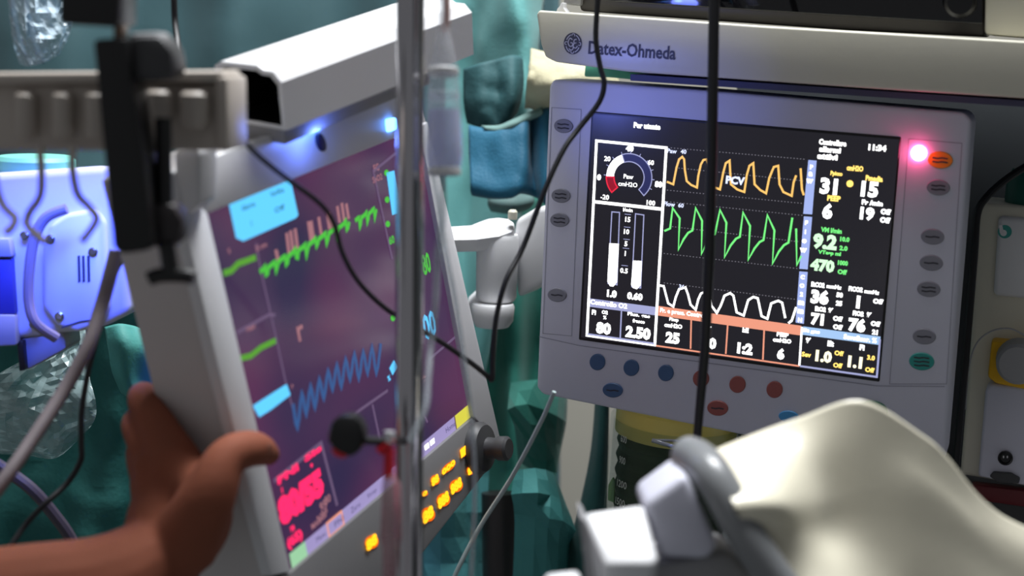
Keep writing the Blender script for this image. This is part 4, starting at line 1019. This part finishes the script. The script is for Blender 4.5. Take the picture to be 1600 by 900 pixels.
cloth('cream_towel', 'crumpled cream towel squeezed between logo shelf and ventilator display', CREAM, [[(830, 78, 1.5), (862, 86, 1.47), (900, 92, 1.46), (940, 98, 1.46), (970, 104, 1.48)], [(828, 105, 1.46), (862, 108, 1.43), (900, 110, 1.42), (936, 112, 1.42), (968, 120, 1.44)], [(824, 135, 1.46), (858, 138, 1.42), (898, 138, 1.42), (936, 138, 1.42), (968, 140, 1.44)], [(820, 168, 1.5), (856, 172, 1.48), (896, 172, 1.48), (936, 172, 1.48), (968, 172, 1.5)]], cat='towel', amp=.016, ns=26, rid=15, nu=6, nv=6)
bm = B(); Tf = Frame(W(950, 114, 1.30), V.u, V.v); prism(bm, Tf, [(914, 100), (950, 104), (995, 115), (994, 125), (952, 121), (912, 120)], -.05, 0, .002); tag(obj('green_label_strip', bm, MINTTAPE), 'mint green strip of packaging under the logo shelf', 'packaging')
bm = B(); p0 = W(780, 770, 1.5); p1 = W(784, 1000, 1.5); tube(bm, [p0, p1, Vector((p1.x, p1.y, .0))], .019, 18); tag(obj('dark_stand_post', bm, mat('stand_black', (40, 36, 36), .4)), 'dark upright stand post low between green cloths', 'post')

# ================================================================== pale boom housing in the near corner
bh = thing('boom_housing', 'big rounded cream-white equipment housing blurred in the near corner', 'equipment', W(1250, 900, .74))
Hf = Frame(W(1250, 800, .76), _r, _u + _b * .05)
net = [[(1112, 704, .80), (1180, 676, .83), (1250, 652, .806), (1345, 625, .796), (1440, 678, .796), (1480, 713, .797), (1535, 780, .80), (1600, 822, .805), (1760, 880, .81)],
       [(1128, 742, .765), (1195, 720, .775), (1262, 708, .793), (1345, 690, .7935), (1420, 712, .7945), (1470, 748, .795), (1526, 800, .797), (1594, 848, .80), (1750, 910, .806)],
       [(1148, 790, .735), (1218, 782, .742), (1280, 776, .786), (1350, 760, .7915), (1425, 758, .7925), (1476, 786, .7935), (1530, 832, .795), (1594, 876, .798), (1750, 940, .804)],
       [(1176, 850, .745), (1238, 838, .752), (1292, 832, .785), (1356, 826, .790), (1425, 826, .7915), (1480, 848, .7925), (1536, 880, .794), (1600, 916, .797), (1750, 970, .803)],
       [(1206, 910, .745), (1256, 892, .752), (1310, 888, .774), (1370, 888, .786), (1430, 890, .790), (1488, 908, .791), (1540, 930, .792), (1610, 956, .796), (1750, 1000, .802)],
       [(1240, 1000, .740), (1290, 980, .738), (1340, 980, .758), (1390, 980, .776), (1440, 990, .787), (1500, 1000, .788), (1560, 1010, .790), (1620, 1020, .795), (1750, 1060, .80)]]
net = [[(x, y, d - (.0014 * j if i > 1 else 0)) for i, (x, y, d) in enumerate(r)] for j, r in enumerate(net)]
bm = patch(net, 6, 6, 0, thick=-.03); obj('shell', bm, mat('shell_cream', (236, 230, 208), .3, var=.03, bump=.04), bh, ang=3.2)
bm = B(); tpx(bm, [(1078, 712, .80), (1096, 722, .775), (1120, 752, .755), (1160, 826, .745), (1208, 900, .74), (1280, 1000, .735)], 31, 20); obj('hinge_roll', bm, mat('hinge_grey', (128, 130, 132), .3), bh)['label'] = 'grey rolled hinge'
bm = B(); prism(bm, Hf, [(1004, 788), (1072, 738), (1124, 852), (1108, 876), (1034, 872)], -.05, .006, .005, 3); obj('link_block', bm, BEZEL, bh)
He = Frame(W(970, 840, .74), _r, _u * .62 - _b * .78)
bm = B(); prism(bm, He, [(910, 800), (1006, 786), (1030, 872), (1020, 884), (945, 884)], -.03, 0, .004, 3); obj('end_block', bm, WHITE, bh)
bm = B(); prism(bm, Hf, [(906, 806), (914, 812), (946, 884), (966, 1000), (924, 990), (918, 900)], -.03, .010, .004, 2); obj('end_bracket', bm, GREYPL, bh)
bm = B(); prism(bm, Hf, [(950, 888), (1040, 880), (1140, 862), (1180, 905), (1200, 1000), (960, 1000)], -.06, -.004, .005, 2); obj('under_block', bm, GREYPL, bh)
bm = B(); prism(bm, He, [(850, 894), (905, 888), (930, 1000), (850, 1000)], -.02, .004, .003, 2); obj('side_tab', bm, WHITE, bh)
pc = W(1450, 1010, .80)
bm = B(); tube(bm, [Vector((pc.x, pc.y, .04)), pc], .03, 18); obj('stand_column', bm, GREYPL, bh)
bm = B(); boxw(bm, (pc.x, pc.y, .025), (.26, .26, .05), .2, .01); obj('stand_base', bm, DARKG, bh)

# ================================================================== person: bare forearm and hand on the monitor edge
pr = thing('person', 'person reaching in, only a bare forearm and hand gripping the slanted monitor edge', 'person', W(60, 900, .78))


chains = [
    [(-150, 968, .80, 96), (40, 940, .82, 90), (160, 918, .835, 82), (245, 878, .85, 72)],
    [(235, 885, .85, 64), (290, 800, .868, 56), (272, 718, .872, 42)],
    [(250, 868, .855, 62), (262, 785, .872, 52), (246, 728, .878, 38)],
    [(240, 858, .86, 54), (246, 790, .876, 44), (236, 756, .882, 32)],
    [(250, 870, .85, 64), (305, 825, .858, 54), (318, 780, .850, 44), (300, 745, .865, 36)],
    [(272, 718, .872, 40), (247, 666, .885, 30), (225, 630, .90, 25), (224, 618, .925, 22), (240, 622, .955, 19), (266, 632, .968, 16)],
    [(244, 728, .88, 34), (222, 686, .892, 26), (212, 664, .908, 23), (220, 658, .94, 20), (252, 664, .97, 16)],
    [(236, 756, .882, 30), (222, 724, .895, 24), (218, 706, .915, 21), (228, 702, .945, 18), (256, 706, .97, 15)],
    [(234, 784, .882, 28), (225, 762, .895, 22), (223, 748, .915, 18), (240, 748, .95, 14)],
    [(285, 850, .85, 58), (325, 778, .838, 44), (352, 718, .842, 33), (385, 702, .854, 30), (406, 703, .868, 26), (420, 710, .878, 19)],
]
bm = B()
for c in chains:
    P = cr(c, 5); pv = [W(*p[:3]) for p in P]; rv = [p[3] * p[2] / F for p in P]
    tube(bm, pv, rv, 16)
    for p, r in ((pv[0], rv[0]), (pv[-1], rv[-1])):
        bmesh.ops.create_icosphere(bm, subdivisions=2, radius=r * .99, matrix=Matrix.Translation(p))
hand = obj('forearm_and_hand', bm, SKIN, pr)
md = hand.modifiers.new('remesh', 'REMESH'); md.mode = 'VOXEL'; md.voxel_size = .0022; md.use_smooth_shade = True
md = hand.modifiers.new('smooth', 'SMOOTH'); md.factor = .5; md.iterations = 6
dg = bpy.context.evaluated_depsgraph_get(); m2 = bpy.data.meshes.new_from_object(hand.evaluated_get(dg))
hand.modifiers.clear(); hand.data = m2; m2.name = 'forearm_and_hand'; m2.materials.clear(); m2.materials.append(SKIN); shade(m2, 3.2)
bm = B(); tf = Frame(W(414, 702, .856), (_r - _b * .6), _u + _r * .25); prism(bm, tf, ell(416, 702, 9, 10, 14, .3), -.004, .0006, .0008)
obj('thumbnail', bm, NAIL, pr)
